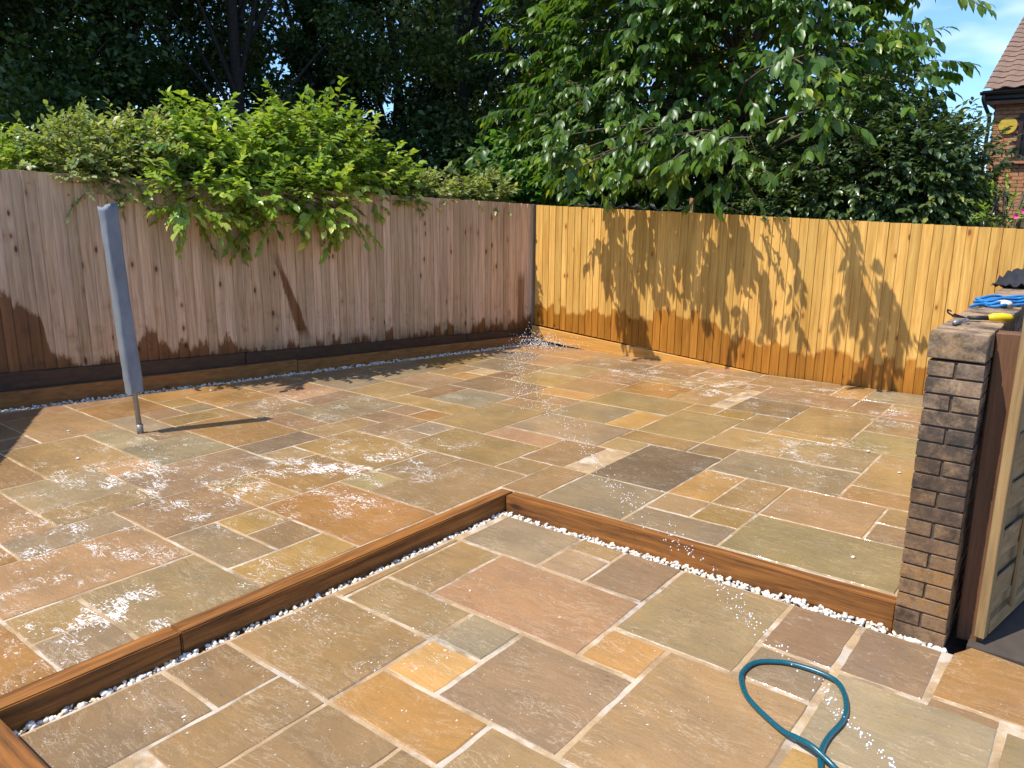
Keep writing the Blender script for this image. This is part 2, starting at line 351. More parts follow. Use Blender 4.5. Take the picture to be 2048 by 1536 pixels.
def brick_material(name, cols, rough=0.85, wetz=False):
    s = NT(name); P = s.pos(); inf = s.info(); rnd = inf['Random']
    off = s.comb(s.math('MULTIPLY', rnd, 17.0), s.math('MULTIPLY', rnd, 41.0), s.math('MULTIPLY', rnd, 29.0)); Q = s.vmath('ADD', P, off)
    n1 = s.noise(Q, 9.0, 4, 0.6); n2 = s.noise(Q, 90.0, 4, 0.7); n3 = s.noise(Q, 22.0, 3, 0.6)
    r1 = s.math('FRACT', s.math('MULTIPLY', rnd, 7.7)); 
    c = s.mix(s.mr(n1, 0.35, 0.65), cols[0], cols[1])
    c = s.mix(s.mr(r1, 0.4, 0.9, 0, 0.8), c, s.mix(s.mr(n3, 0.4, 0.6), cols[2], cols[1]))
    c = s.mix(s.mr(s.noise(P, 5.5, 5, 0.7), 0.47, 0.62, 0, 0.85), c, cols[3])
    c = s.mix(s.mr(n2, 0.35, 0.7, 0, 0.5), c, s.mix(1.0, c, (0.45, 0.42, 0.4, 1), 'MULTIPLY'))
    if wetz:
        z = s.sep(P)[2]; w = s.mr(s.math('ADD', z, s.math('MULTIPLY', n1, 0.3)), 1.28, 0.95)
        c = s.mix(s.math('MULTIPLY', w, 0.75), c, s.mix(1.0, c, (0.62, 0.50, 0.36, 1), 'MULTIPLY'))
        band = s.math('MULTIPLY', s.mr(z, 0.35, 0.75), s.mr(z, 1.34, 1.22)); soot = s.math('MULTIPLY', band, s.mr(s.noise(P, 7.0, 5, 0.7), 0.38, 0.56))
        c = s.mix(s.math('MULTIPLY', soot, 0.8), c, (0.035, 0.030, 0.026, 1))
        rough = s.mr(w, 0, 1, 0.85, 0.45)
    s.bsdf(Base_Color=c, Roughness=rough, Normal=s.bump(s.math('ADD', n2, s.math('MULTIPLY', n3, 0.7)), 0.7, 0.004), Specular_IOR_Level=0.3); return s.m
M_BRICK = brick_material('weathered_wall_brick', [srgb(130, 108, 92), srgb(178, 150, 120), srgb(190, 150, 98), srgb(70, 64, 56)], wetz=True)
M_HBRICK = brick_material('house_brick', [srgb(178, 120, 86), srgb(206, 150, 108), srgb(160, 104, 78), srgb(176, 128, 96)])
M_WMORT = simple('wall_mortar', srgb(84, 72, 60), 0.95, var=0.3, scale=40)
M_HMORT = simple('house_mortar', srgb(150, 138, 122), 0.95, var=0.2, scale=40)
M_TILE = brick_material('concrete_roof_tile', [srgb(128, 102, 86), srgb(150, 122, 104), srgb(116, 92, 80), srgb(132, 112, 94)])
M_BLACKPL = simple('black_gutter_plastic', (0.02, 0.02, 0.022, 1), 0.35, var=0.1, bump=0.02)
def gravel_material():
    s = NT('white_gravel'); P = s.pos(); n = s.n('ShaderNodeTexNoise', {'Vector': P, 'Scale': 28.0, 'Detail': 2.0}).outputs[0]
    at = s.n('ShaderNodeAttribute', attribute_name='var').outputs['Fac']
    c = s.mix(s.mr(at, 0.0, 0.25), srgb(150, 132, 112), srgb(226, 220, 208)); c = s.mix(s.mr(at, 0.8, 1.0), c, srgb(238, 206, 160))
    c = s.mix(s.mr(n, 0.4, 0.7, 0, 0.3), c, srgb(190, 182, 170))
    s.bsdf(Base_Color=c, Roughness=0.5, Normal=s.bump(s.noise(P, 160, 3), 0.3, 0.002)); return s.m
M_GRAVEL = gravel_material()
M_SOIL = simple('damp_soil', srgb(74, 58, 44), 0.95, var=0.3, scale=12, bump=0.6)
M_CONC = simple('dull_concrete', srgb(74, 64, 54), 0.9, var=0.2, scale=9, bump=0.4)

def leaf_material(name, c0, c1, c2, trans=0.35, rough=0.38, spec=0.5):
    s = NT(name); at = s.n('ShaderNodeAttribute', attribute_name='var').outputs['Fac']
    c = s.mix(s.mr(at, 0.0, 0.6), c0, c1); c = s.mix(s.mr(at, 0.82, 1.0), c, c2)
    pb = s.n('ShaderNodeBsdfPrincipled', {'Base Color': c, 'Roughness': rough, 'Specular IOR Level': spec})
    tr = s.n('ShaderNodeBsdfTranslucent', {'Color': s.mix(1.0, c, (1.5, 1.45, 0.55, 1), 'MULTIPLY')})
    mx = s.n('ShaderNodeMixShader', {0: trans}); s.t.links.new(pb.outputs[0], mx.inputs[1]); s.t.links.new(tr.outputs[0], mx.inputs[2])
    s.t.links.new(mx.outputs[0], s.out.inputs[0]); return s.m
M_CHERRY = leaf_material('cherry_leaf', (0.030, 0.080, 0.020, 1), (0.12, 0.22, 0.030, 1), (0.34, 0.40, 0.045, 1), 0.40, 0.36, 0.45)
M_BRAMB = leaf_material('bramble_leaf', (0.13, 0.19, 0.055, 1), (0.32, 0.38, 0.14, 1), (0.52, 0.50, 0.26, 1), 0.4, 0.42)
M_DOGW = leaf_material('dogwood_leaf', (0.07, 0.15, 0.025, 1), (0.29, 0.41, 0.06, 1), (0.55, 0.60, 0.15, 1), 0.40, 0.30)
M_LAUR = leaf_material('laurel_leaf', (0.034, 0.070, 0.022, 1), (0.085, 0.135, 0.038, 1), (0.26, 0.28, 0.055, 1), 0.25, 0.32, 0.6)
M_VINE = leaf_material('vine_leaf', (0.06, 0.16, 0.03, 1), (0.12, 0.27, 0.05, 1), (0.2, 0.34, 0.06, 1), 0.38, 0.4)
M_WOODL = leaf_material('woodland_leaf', (0.026, 0.056, 0.014, 1), (0.066, 0.120, 0.028, 1), (0.18, 0.23, 0.06, 1), 0.28, 0.42)
M_WOODL2 = leaf_material('woodland_leaf_olive', (0.040, 0.066, 0.014, 1), (0.094, 0.136, 0.030, 1), (0.22, 0.25, 0.07, 1), 0.3, 0.42)
M_BARK = simple('dark_bark', (0.035, 0.028, 0.022, 1), 0.95, var=0.4, scale=18, bump=0.8, dist=0.02)
M_TWIG = simple('twig_bark', (0.11, 0.08, 0.055, 1), 0.85, var=0.3, scale=40, bump=0.3)
M_RSTEM = simple('red_stem', (0.16, 0.05, 0.03, 1), 0.7, var=0.3, scale=40)

# ---------------------------------------------------------------- ground and paving
def clip_poly(poly, a, b, c):
    """keep the side a*x+b*y <= c"""
    out = []
    for i in range(len(poly)):
        p, q = poly[i], poly[(i + 1) % len(poly)]; dp = a * p[0] + b * p[1] - c; dq = a * q[0] + b * q[1] - c
        if dp <= 0: out.append(p)
        if (dp < 0 < dq) or (dq < 0 < dp):
            t = dp / (dp - dq); out.append((p[0] + (q[0] - p[0]) * t, p[1] + (q[1] - p[1]) * t))
    return out
def area(p): return 0.5 * sum(p[i][0] * p[(i + 1) % len(p)][1] - p[(i + 1) % len(p)][0] * p[i][1] for i in range(len(p)))
def inset(poly, d):
    if area(poly) < 0: poly = poly[::-1]
    res = poly
    for i in range(len(poly)):
        p, q = poly[i], poly[(i + 1) % len(poly)]; ex, ey = q[0] - p[0], q[1] - p[1]; l = math.hypot(ex, ey)
        if l < 1e-6: continue
        nx, ny = ey / l, -ex / l
        res = clip_poly(res, nx, ny, nx * p[0] + ny * p[1] - d)
        if len(res) < 3: return []
    return res
SL = {'tan': (185, 151, 109), 'olive': (183, 152, 106), 'mauve': (180, 150, 117), 'grey': (179, 157, 125), 'blue': (171, 152, 125), 'gold': (191, 147, 93), 'orange': (194, 144, 88), 'red': (181, 146, 112), 'brown': (177, 144, 106), 'yellow': (222, 174, 108), 'pink': (207, 164, 124), 'cream': (224, 193, 152), 'dark': (146, 125, 101), 'green': (180, 156, 114), 'must': (189, 153, 98)}
def make_slab(poly, z, colname, parent, gap=0.013, th=0.03):
    poly = inset(poly, gap / 2 * random.uniform(0.8, 1.25))
    if len(poly) < 3 or abs(area(poly)) < 0.004: return None
    # drop near-duplicate points
    q = [poly[0]]
    for p in poly[1:]:
        if math.hypot(p[0] - q[-1][0], p[1] - q[-1][1]) > 0.01: q.append(p)
    poly = q
    if len(poly) < 3: return None
    cx = sum(p[0] for p in poly) / len(poly); cy = sum(p[1] for p in poly) / len(poly)
    ring = []
    for i in range(len(poly)):
        p, r = poly[i], poly[(i + 1) % len(poly)]; l = math.hypot(r[0] - p[0], r[1] - p[1]); n = max(2, int(l / 0.07))
        nx, ny = (r[1] - p[1]) / l, -(r[0] - p[0]) / l
        for k in range(n):
            t = k / n; j = random.gauss(0, 0.0017) - (0.003 if k == 0 else 0)
            ring.append((p[0] + (r[0] - p[0]) * t + nx * j, p[1] + (r[1] - p[1]) * t + ny * j))
    dz = random.uniform(-0.0018, 0.0018); ta, tb = random.uniform(-.004, .004), random.uniform(-.004, .004)
    V = []; n = len(ring); A = []
    hh = lambda lx, ly: dz + ta * lx + tb * ly
    V.append((0, 0, hh(0, 0)))
    for k in (0.5, 'top', 'edge', 'low'):
        for (x, y) in ring:
            lx, ly = x - cx, y - cy; d = math.hypot(lx, ly)
            if k == 'edge': V.append((lx, ly, hh(lx, ly) - 0.0045 + random.uniform(-.0008, .0008)))
            elif k == 'low': V.append((lx, ly, -th))
            else:
                kk = k if k == 0.5 else 1 - 0.006 / max(d, .05)
                V.append((lx * kk, ly * kk, hh(lx, ly) * (kk if k == .5 else 1)))
    F = [(0, 1 + i, 1 + (i + 1) % n) for i in range(n)]
    for lev in range(3):
        for i in range(n): F.append((1 + lev * n + i, 1 + (lev + 1) * n + i, 1 + (lev + 1) * n + (i + 1) % n, 1 + lev * n + (i + 1) % n))
    o = mobj('paving_slab', V, F, M_SLAB, parent); o.location = (cx, cy, z)
    o.data.attributes.new('foam', 'FLOAT', 'POINT').data.foreach_set('value', [foam_density(v[0] + cx, v[1] + cy) for v in V])
    c = SL[colname]; lum = random.uniform(0.93, 1.07); j = lambda v: max(20, min(250, v * lum + random.uniform(-3, 3)))
    cc = srgb(j(c[0]), j(c[1]), j(c[2]), 0.66); cc = (cc[0], cc[1] * 0.985, cc[2] * 0.91, 1); o.color = cc
    return o

def U2W(I, J):
    A = (1, I, J, I * I, I * J, J * J)
    cx = (0.001212, -0.000502, 0.319649, -3.5e-05, -0.000572, 0.000165); cy = (-0.119233, 0.321233, 0.005883, -0.000379, 0.000388, 0.000348)
    return (sum(a * b for a, b in zip(A, cx)), sum(a * b for a, b in zip(A, cy)))
UP = '''15 18 -9 -7 dark;15 17 -11 -9 brown;17 18 -10 -9 olive;18 19 -10 -8 must;17 19 -13 -10 blue;18 19 -8 -7 brown;16 17 -13 -11 pink;14 16 -14 -11 olive;14 15 -11 -10 olive
13 15 -9 -7 grey;13 15 -10 -9 brown;15 17 -7 -6 yellow;14 15 -7 -6 mauve;13 14 -7 -5 blue;14 15 -6 -5 must;15 17 -6 -5 brown;15 17 -5 -3 red;13 15 -5 -2 green;15 16 -3 -1 mauve;16 17 -3 -1 tan
17 18 -4 -1 must;18 21 -4 -1 olive;21 23 -5 -2 green;23 25 -5 -2 brown;25 26 -5 -3 red;26 27 -5 -3 olive;27 30 -6 -3 grey;17 19 -7 -4 grey;19 21 -11 -10 yellow;19 21 -13 -11 grey;19 22 -10 -8 olive
16 19 -15 -13 olive;9 11 -13 -10 orange;11 12 -16 -15 green;11 13 -20 -17 gold;13 14 -19 -17 tan;13 15 -21 -19 tan;13 15 -23 -21 gold;15 17 -22 -20 pink;15 17 -20 -19 red;14 17 -19 -17 grey
11 13 -17 -16 dark;13 15 -17 -16 brown;15 16 -17 -16 red;14 16 -16 -15 red;16 17 -17 -16 red;16 17 -16 -15 orange;17 18 -18 -15 must;18 20 -18 -17 brown;17 19 -20 -18 olive;19 21 -20 -18 red;18 20 -17 -15 blue
19 20 -15 -13 brown;21 23 -20 -19 tan;21 22 -19 -18 yellow;22 23 -19 -18 cream;20 22 -18 -16 brown;20 22 -16 -15 mauve;20 21 -14 -13 mauve;21 22 -15 -13 yellow;20 21 -15 -14 tan;21 23 -13 -10 olive;23 25 -13 -11 orange
25 26 -13 -11 tan;26 29 -14 -12 red;26 28 -17 -14 mauve;28 30 -17 -16 tan;28 30 -16 -14 tan;28 30 -20 -17 red;27 28 -19 -17 gold;25 27 -19 -17 red;25 27 -21 -19 blue;24 25 -18 -17 red;22 24 -17 -15 olive;22 24 -15 -13 brown
24 26 -15 -13 tan;24 26 -17 -15 green;23 24 -18 -17 brown;22 23 -18 -17 brown;8 10 -24 -21 tan;10 12 -24 -22 gold;10 11 -22 -20 blue;11 12 -22 -21 mauve;12 13 -22 -21 green;11 13 -21 -20 must;9 10 -21 -19 grey;10 11 -20 -19 brown
9 11 -19 -17 grey;8 9 -18 -17 pink;7 9 -21 -18 tan;6 8 -18 -16 grey;6 8 -16 -15 brown;8 11 -17 -15 mauve;10 12 -15 -13 gold;12 14 -16 -13 must;12 14 -13 -12 brown;11 12 -13 -12 green;11 14 -12 -10 tan
15 16 -15 -14 blue;14 15 -15 -14 mauve;9 10 -14.4 -13 must;9 10 -15 -14.4 must;7 9 -15 -13 brown;5 7 -15 -14 grey;4 7 -14 -12 tan;5 7 -12 -10 green;4 5 -12 -11 olive;4 5 -11 -10 mauve;7 8 -13 -11 mauve;8 9 -13 -12 must
8 9 -12 -11 red;7 9 -11 -10 must;28 30 -12 -11 red;28 30 -11 -10 mauve;26 28 -12 -10 tan;23 26 -11 -9 tan;26 27 -10 -9 tan;27 29 -10 -7 tan;27 29 -7 -6 yellow;25 27 -9 -6 mauve;23 25 -9 -7 dark;22 23 -9 -8 must;22 23 -10 -9 tan
21.55 25 -7 -5 olive;21 21.55 -7 -5 must;25 27 -6 -5 brown;21 23 -8 -7 green;19 21 -8 -6 olive;19 21 -6 -4 mauve;2 4 -12 -10 orange;3 5 -15 -14 orange;4 6 -18 -15 tan;6 7 -21 -18 tan'''
upper = []
for part in UP.replace('\n', ';').split(';'):
    a = part.split(); upper.append((float(a[0]), float(a[1]), float(a[2]), float(a[3]), a[4]))
def fill(rects, i0, i1, j0, j1, names, rng):
    occ = set()
    for (a, b, c, d, _) in rects:
        for i in range(int(math.floor(a + 1e-6)), int(math.ceil(b - 1e-6))):
            for j in range(int(math.floor(c + 1e-6)), int(math.ceil(d - 1e-6))): occ.add((i, j))
    for i in range(i0, i1):
        for j in range(j0, j1):
            if (i, j) in occ: continue
            opts = [(2, 3), (3, 2), (2, 2), (2, 1), (1, 2), (1, 1)]; rng.shuffle(opts)
            opts = sorted(opts, key=lambda o: -o[0] * o[1] * rng.uniform(.5, 1.3))
            for (w, h) in opts:
                cells = [(i + x, j + y) for x in range(w) for y in range(h)]
                if all(cc not in occ and cc[0] < i1 and cc[1] < j1 for cc in cells):
                    occ.update(cells); rects.append((i, i + w, j, j + h, rng.choice(names))); break
fill(upper, -2, 31, -27, -10, ['tan', 'olive', 'mauve', 'brown', 'must', 'grey', 'red', 'gold'], random.Random(3))
fill(upper, 13, 31, -10, -1, ['tan', 'olive', 'mauve', 'brown'], random.Random(4))

FLK, FLB = 0.2533, -8.7017                      # left fence: x = FLK*y + FLB
FRK, FRB = 0.0150, 8.882                        # right fence: y = FRK*x + FRB
raised = mobj('raised_patio', [], [], M_MORTAR)
SLX, SLY = -2.950, 3.757                         # front faces of the two sleepers meet here
for (i0, i1, j0, j1, cn_) in upper:
    q = [U2W(i0, j0), U2W(i0, j1), U2W(i1, j1), U2W(i1, j0)]
    q = clip_poly(q, -1, FLK, -(FLB + 0.235))      # gravel strip along the left fence
    if len(q) < 3: continue
    q = clip_poly(q, -FRK, 1, FRB - 0.055)
    if len(q) < 3: continue
    q = clip_poly(q, 1, 0, -0.60)
    if len(q) < 3: continue
    cxm = sum(p[0] for p in q) / len(q); cym = sum(p[1] for p in q) / len(q)
    if cym > SLY + 0.10 and cxm > SLX - 0.11: q = clip_poly(q, 0, -1, -(SLY + 0.088 + (cxm + 2.95) * 0.017))
    elif cxm < SLX - 0.05 or cym < SLY: q = clip_poly(q, 1, -0.0307, -3.040 - 0.85 * 0.0307 - 0.090)
    if len(q) < 3: continue
    if cym < -0.4: continue
    make_slab(q, H2, cn_, raised)
# the mortar bed under the slabs is the patio's own mesh (an L round the sunken part)
def set_mesh(o, V, F, mat):
    me = mesh_from(o.name, V, F, mat); o.data = me
def bed(polys, z, th):
    V = []; F = []
    for p in polys:
        if area(p) < 0: p = p[::-1]
        b = len(V); n = len(p)
        V += [(x, y, z) for x, y in p] + [(x, y, z - th) for x, y in p]
        F += [tuple(b + i for i in range(n)), tuple(b + n + i for i in range(n - 1, -1, -1))]
        F += [(b + i, b + n + i, b + n + (i + 1) % n, b + (i + 1) % n) for i in range(n)]
    return V, F
gx = lambda y: FLK * y + FLB + 0.22
V, F = bed([[(gx(-0.6), -0.6), (SLX - 0.098, -0.6), (SLX - 0.098, FRB - 0.10), (gx(FRB - 0.1), FRB - 0.14)],
            [(SLX - 0.098, SLY + 0.098), (-0.595, SLY + 0.098), (-0.595, FRB - 0.062), (SLX - 0.098, FRB - 0.10)]], H2 - 0.0035, 0.05)
set_mesh(raised, V, F, M_MORTAR); tag(raised, kind='structure')

# sunken patio: indices to metres
def L2W(K, Lv): return ((Lv - 0.5) * 0.3, (K + 0.77) * 0.3)
LO = '''8 10 -8 -5 red;6 8 -6 -4 mauve;7 8 -7 -6 grey;6 7 -7 -6 yellow;9 12 -5 -3 green;10 12 -3 -1.92 red;10 12 -1.88 -.72 mauve;8 9 -5 -4 yellow;6 9 -4 -1.9 tan;8 10 -1.86 .17 grey;9 10 -3 -1.9 mauve
9.92 10.2 -.72 .17 red;10.2 13 -.7 1.4 gold;5 6 -7 -5 orange;5 7 -10 -7 olive;7 8 -9.05 -7 tan;7 10 -10 -9.05 olive;8 10 -9.05 -8 tan;10 12 -9.1 -7.2 grey;10 11 -7.2 -6.2 mauve;11 12 -7.2 -6.2 tan;10 12 -6.2 -5 mauve
4 5 -10 -8 tan;2 4 -10 -8 mauve;3 5 -8 -7 tan;3 5 -7 -5.6 tan;4 6 -5 -3 tan;6 8 -1.86 0 yellow;8 10 .2 2 green;6 8 0 2 olive;1 3 -8 -6 olive;3 5 -5.6 -5 brown'''
lower = []
for part in LO.replace('\n', ';').split(';'):
    a = part.split(); lower.append((float(a[0]), float(a[1]), float(a[2]), float(a[3]), a[4]))
fill(lower, -5, 6, -10, 6, ['tan', 'olive', 'mauve', 'brown', 'must', 'grey', 'red'], random.Random(8))
sunken = mobj('sunken_patio', [], [], M_MORTAR)
for (i0, i1, j0, j1, cn_) in lower:
    q = [L2W(i0, j0), L2W(i0, j1), L2W(i1, j1), L2W(i1, j0)]
    q = clip_poly(q, -1, 0.036, 3.024)
    if len(q) < 3: continue
    if i1 > 12.5:                                 # the golden slab beside the wall: its far corner is cut off
        q = [(-0.358, 3.292), (0.30, 3.292), (0.30, 3.69), (-0.085, 3.80), (-0.285, 3.82), (-0.345, 3.715)]
    else: q = clip_poly(q, 0, 1, 3.705)
    if len(q) < 3: continue
    q = clip_poly(q, 0, -1, 1.0) if i1 <= -2 else q
    if len(q) < 3: continue
    cxm = sum(p[0] for p in q) / len(q); cym = sum(p[1] for p in q) / len(q)
    if cym < 0.84 and cxm < 1.5: continue         # under the low timber wall at the front edge
    make_slab(q, 0.0, cn_, sunken, gap=0.019)
V, F = bed([[(-3.0, 0.6), (1.2, 0.6), (1.2, 3.27), (0.32, 3.70), (-0.345, 3.70), (-2.91, 3.70)]], -0.004, 0.05)
set_mesh(sunken, V, F, M_MORTAR); tag(sunken, kind='structure')

ground = mobj('ground', [(-400, -400, -0.09), (400, -400, -0.09), (400, 400, -0.09), (-400, 400, -0.09)], [(0, 1, 2, 3)], M_SOIL); tag(ground, kind='structure')
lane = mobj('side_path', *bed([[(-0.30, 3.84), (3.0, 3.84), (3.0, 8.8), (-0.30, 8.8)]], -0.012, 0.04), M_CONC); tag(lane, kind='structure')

# ---------------------------------------------------------------- timber sleepers
def sleeper(mat, c, size, label, rot=(0, 0, 0), uid=0):
    o = box('timber_sleeper', mat, c, size, None, rot, bev=0.006, seg=2, uid=uid)
    return tag(o, label, 'sleeper', 'timber sleepers round the sunken patio')
SH = 0.20; SZ_ = 0.104 - SH / 2
yaw = math.atan2(0.09, 2.94)
# left run: its face leans from (-3.04, .85) to (-2.95, 3.76); a butt joint at y = 1.55
def left_piece(y0, y1, label, uid):
    f = lambda y: -3.040 + (y - 0.85) * (0.0905 / 2.945)
    ym = (y0 + y1) / 2; sleeper(M_SLY, (f(ym) - 0.05, ym, SZ_), (0.10, (y1 - y0) / math.cos(yaw) - 0.002, SH), label, (0, 0, -yaw), uid)
left_piece(1.555, 3.855, 'long brown sleeper running from the inner corner toward the left edge of the picture', 1)
left_piece(-0.6, 1.553, 'brown sleeper at the lower left edge, beyond the butt joint', 2)
sleeper(M_SLX, (-1.772, SLY + 0.070, SZ_ + 0.001), (2.335, 0.10, SH), 'brown sleeper with dark knots running from the inner corner to the brick pier', (0, 0, math.atan2(0.04, 2.335)), 3)
sleeper(M_SLX, (-1.55, 0.785, SZ_ + 0.001), (3.06, 0.10, SH), 'brown sleeper with a purple knot at the bottom left corner of the picture', (0, 0, 0), 4)

# ---------------------------------------------------------------- white gravel
ICO = None
def ico(sub):
    bm = bmesh.new(); bmesh.ops.create_icosphere(bm, subdivisions=sub, radius=1.0)
    V = np.array([v.co[:] for v in bm.verts]); F = np.array([[v.index for v in f.verts] for f in bm.faces]); bm.free(); return V, F
def gravel(name, pts, rad, sub, label, mat=None, flat=0.7):
    V0, F0 = ico(sub); n = len(pts); nv = len(V0)
    pts = np.asarray(pts); V = np.empty((n, nv, 3)); var = np.empty((n, nv))
    for k in range(n):
        A = RNG.normal(size=(3, 3)); Qm, _ = np.linalg.qr(A)
        s = rad * RNG.uniform(0.55, 1.35) * np.array([1.2, RNG.uniform(.7, 1.05), RNG.uniform(.5, .85)])
        W = V0 * (1 + RNG.normal(size=(nv, 1)) * 0.10) * s @ Qm
        W[:, 2] *= flat + .2
        V[k] = W + pts[k]; var[k] = RNG.random()
    F = (F0[None] + (np.arange(n) * nv)[:, None, None]).reshape(-1, 3)
    me = bpy.data.meshes.new(name); me.from_pydata(V.reshape(-1, 3).tolist(), [], F.tolist()); me.materials.append(mat or M_GRAVEL)
    at = me.attributes.new('var', 'FLOAT', 'POINT'); at.data.foreach_set('value', var.ravel().astype(np.float32))
    me.polygons.foreach_set('use_smooth', [True] * len(me.polygons)) if sub > 1 else None
    o = link(bpy.data.objects.new(name, me)); return tag(o, label, 'gravel', kind='stuff')
pts = []
for k in range(620):
    y = RNG.uniform(0.86, 3.75); f = -3.040 + (y - 0.85) * (0.0905 / 2.945); pts.append((f + RNG.uniform(0.006, 0.046), y, RNG.uniform(-0.028, -0.004)))
gravel('white_gravel', pts, 0.0115, 2, 'line of white gravel at the foot of the shaded left sleeper')
pts = []
for k in range(760):
    x = RNG.uniform(-2.94, -0.36); y1 = (SLY + (x + 2.95) * 0.017) if x < -0.62 else 3.735; pts.append((x, RNG.uniform(3.708, max(3.73, y1 - 0.006)), RNG.uniform(-0.028, -0.003)))
gravel('white_gravel', pts, 0.0115, 2, 'line of white gravel at the foot of the sunlit sleeper and the pier')
pts = []
for k in range(2300):
    y = RNG.uniform(1.2, 8.72); x = FLK * y + FLB + RNG.uniform(0.112, 0.235); pts.append((x, y, H2 + RNG.uniform(-0.03, 0.004)))
gravel('white_gravel', pts, 0.013, 1, 'narrow strip of white gravel along the foot of the left fence')

# ---------------------------------------------------------------- fences
def board_mesh(mat, length, uid, flip=False):
    """feather-edge board: thick edge at +x, thin at -x; front is -y; origin at bottom centre"""
    w = 0.064; V = []; F = []
    rr = random.Random(uid); zs = [0, .25, .5, .75, 1.0]
    for z in zs:
        b = rr.uniform(-.0015, .0015)
        V += [(-w, -0.0045 + b, z * length), (w - .002, -0.0205 + b, z * length), (w, -0.0185 + b, z * length), (w, 0, z * length), (-w, 0, z * length)]
    for k in range(len(zs) - 1):
        for i in range(5): F.append((k * 5 + i, k * 5 + (i + 1) % 5, (k + 1) * 5 + (i + 1) % 5, (k + 1) * 5 + i))
    F.append((4, 3, 2, 1, 0)); F.append(tuple(20 + i for i in range(5)))
    if flip: V = [(-x, y, z) for x, y, z in V]; F = [f[::-1] for f in F]
    return mesh_from('board', V, F, mat)
BM = {}
def boards(parent, P0, P1, z0f, z1f, mat, pitch=0.103, seed=0, jz=0.0, flip=False):
    d = Vector((P1[0] - P0[0], P1[1] - P0[1], 0)); Ln = d.length; d.normalize(); ang = math.atan2(d.y, d.x)
    n = int(Ln / pitch); rr = random.Random(seed)
    ms = [board_mesh(mat, 1.0, seed * 10 + k, flip) for k in range(5)]
    for k in range(n):
        s = (k + 0.5) * Ln / n + rr.uniform(-.004, .004); x, y = P0[0] + d.x * s, P0[1] + d.y * s
        zb, zt = z0f(s / Ln), z1f(s / Ln) + rr.uniform(-jz, jz)
        o = bpy.data.objects.new('board', ms[k % 5]); o.location = (x, y, zb); o.scale = (pitch * 1.22 / 0.128 * rr.uniform(.96, 1.05), 1, zt - zb)
        o.rotation_euler = (rr.uniform(-.002, .002), rr.uniform(-.002, .002), ang + (-0.03 if flip else 0.03) + rr.uniform(-.01, .01)); link(o, parent)
lin = lambda a, b: (lambda t: a + (b - a) * t)
# left fence: runs from (y=0.9) to the corner; its face looks at +x
yA, yB = 1.75, 9.02; fx = lambda y: FLK * y + FLB
lf = tag(empty('wooden_fence'), 'weathered pink-brown board fence in shade on the left, dark and soaked at its foot', 'fence')
topL = lambda y: 2.225 + (y - 2.862) * (1.973 - 2.225) / (9.012 - 2.862)
botL = lambda y: 0.40 + (y - 2.65) * (0.262 - 0.40) / (9.05 - 2.65)
boards(lf, (fx(yA), yA), (fx(yB), yB), lin(botL(yA), botL(yB)), lin(topL(yA), topL(yB)), M_FL, 0.101, 5, 0.004, True)
def beam(name, mat, P0, P1, w, h, parent, bev=0.004):
    P0 = Vector(P0); P1 = Vector(P1); d = P1 - P0; o = bpy.data.objects.new(name, boxmesh((d.length, w, h), mat, bev)); o.location = (P0 + P1) / 2
    o.rotation_euler = (0, -math.atan2(d.z, math.hypot(d.x, d.y)), math.atan2(d.y, d.x)); return link(o, parent)
for y0, y1 in ((1.75, 4.85), (4.86, 7.72), (7.73, 9.06)):
    beam('gravel_board', M_GB, (fx(y0) + 0.012, y0, botL(y0) - 0.098), (fx(y1) + 0.012, y1, botL(y1) - 0.098), 0.04, 0.19, lf)
for zoff in (0.35, 1.0, 1.6):
    beam('rail', M_RAIL, (fx(yA) - 0.03, yA, botL(yA) + zoff * .95), (fx(yB) - 0.03, yB, botL(yB) + zoff * .95), 0.04, 0.07, lf)
for y in (1.9, 4.3, 6.7, 8.9):
    box('fence_post', M_RAIL, (fx(y) - 0.11, y, topL(y) / 2 - 0.06), (0.09, 0.09, topL(y)), lf, (0, 0, math.atan2(1, FLK)))
beam('timber_edging', M_EDGE, (fx(1.75) + 0.075, 1.75, 0.145), (fx(5.38) + 0.075, 5.38, 0.135), 0.05, 0.17, None); tag(bpy.data.objects['timber_edging'], 'brown timber edging at the foot of the left fence, nearer length', 'edging board')
e2 = beam('timber_edging', M_EDGE, (fx(5.385) + 0.075, 5.385, 0.125), (fx(8.82) + 0.075, 8.82, 0.10), 0.05, 0.16, None); tag(e2, 'brown timber edging at the foot of the left fence, farther length up to the corner', 'edging board')

# right fence
xA, xB = -6.37, 1.9; fy = lambda x: FRK * x + FRB
rf = tag(empty('wooden_fence'), 'new golden board fence across the far right, sunlit with leaf shadows', 'fence')
topR = lambda x: 1.966 + (x + 6.216) * (1.784 - 1.966) / (6.216 - 0.756)
botR = lambda x: max(0.030, 0.30 + (x + 5.9) * (0.10 - 0.30) / 2.5)
boards(rf, (xA, fy(xA)), (xB, fy(xB)), lambda t: botR(xA + (xB - xA) * t), lin(topR(xA), topR(xB)), M_FR, 0.100, 6, 0.0025)
beam('base_board', M_RB, (-6.40, fy(-6.40) - 0.034, 0.232), (-3.0, fy(-3.0) - 0.034, -0.03), 0.03, 0.18, rf)
for zoff in (0.5, 1.1, 1.55):
    beam('rail', M_RAIL, (xA + .1, fy(xA) + 0.022, zoff + 0.12), (xB, fy(xB) + 0.022, zoff), 0.04, 0.07, rf)
for x in (-5.9, -4.1, -2.3, -0.5, 1.3):
    box('fence_post', M_RAIL, (x, fy(x) + 0.10, topR(x) / 2 - 0.07), (0.09, 0.09, topR(x)), rf)
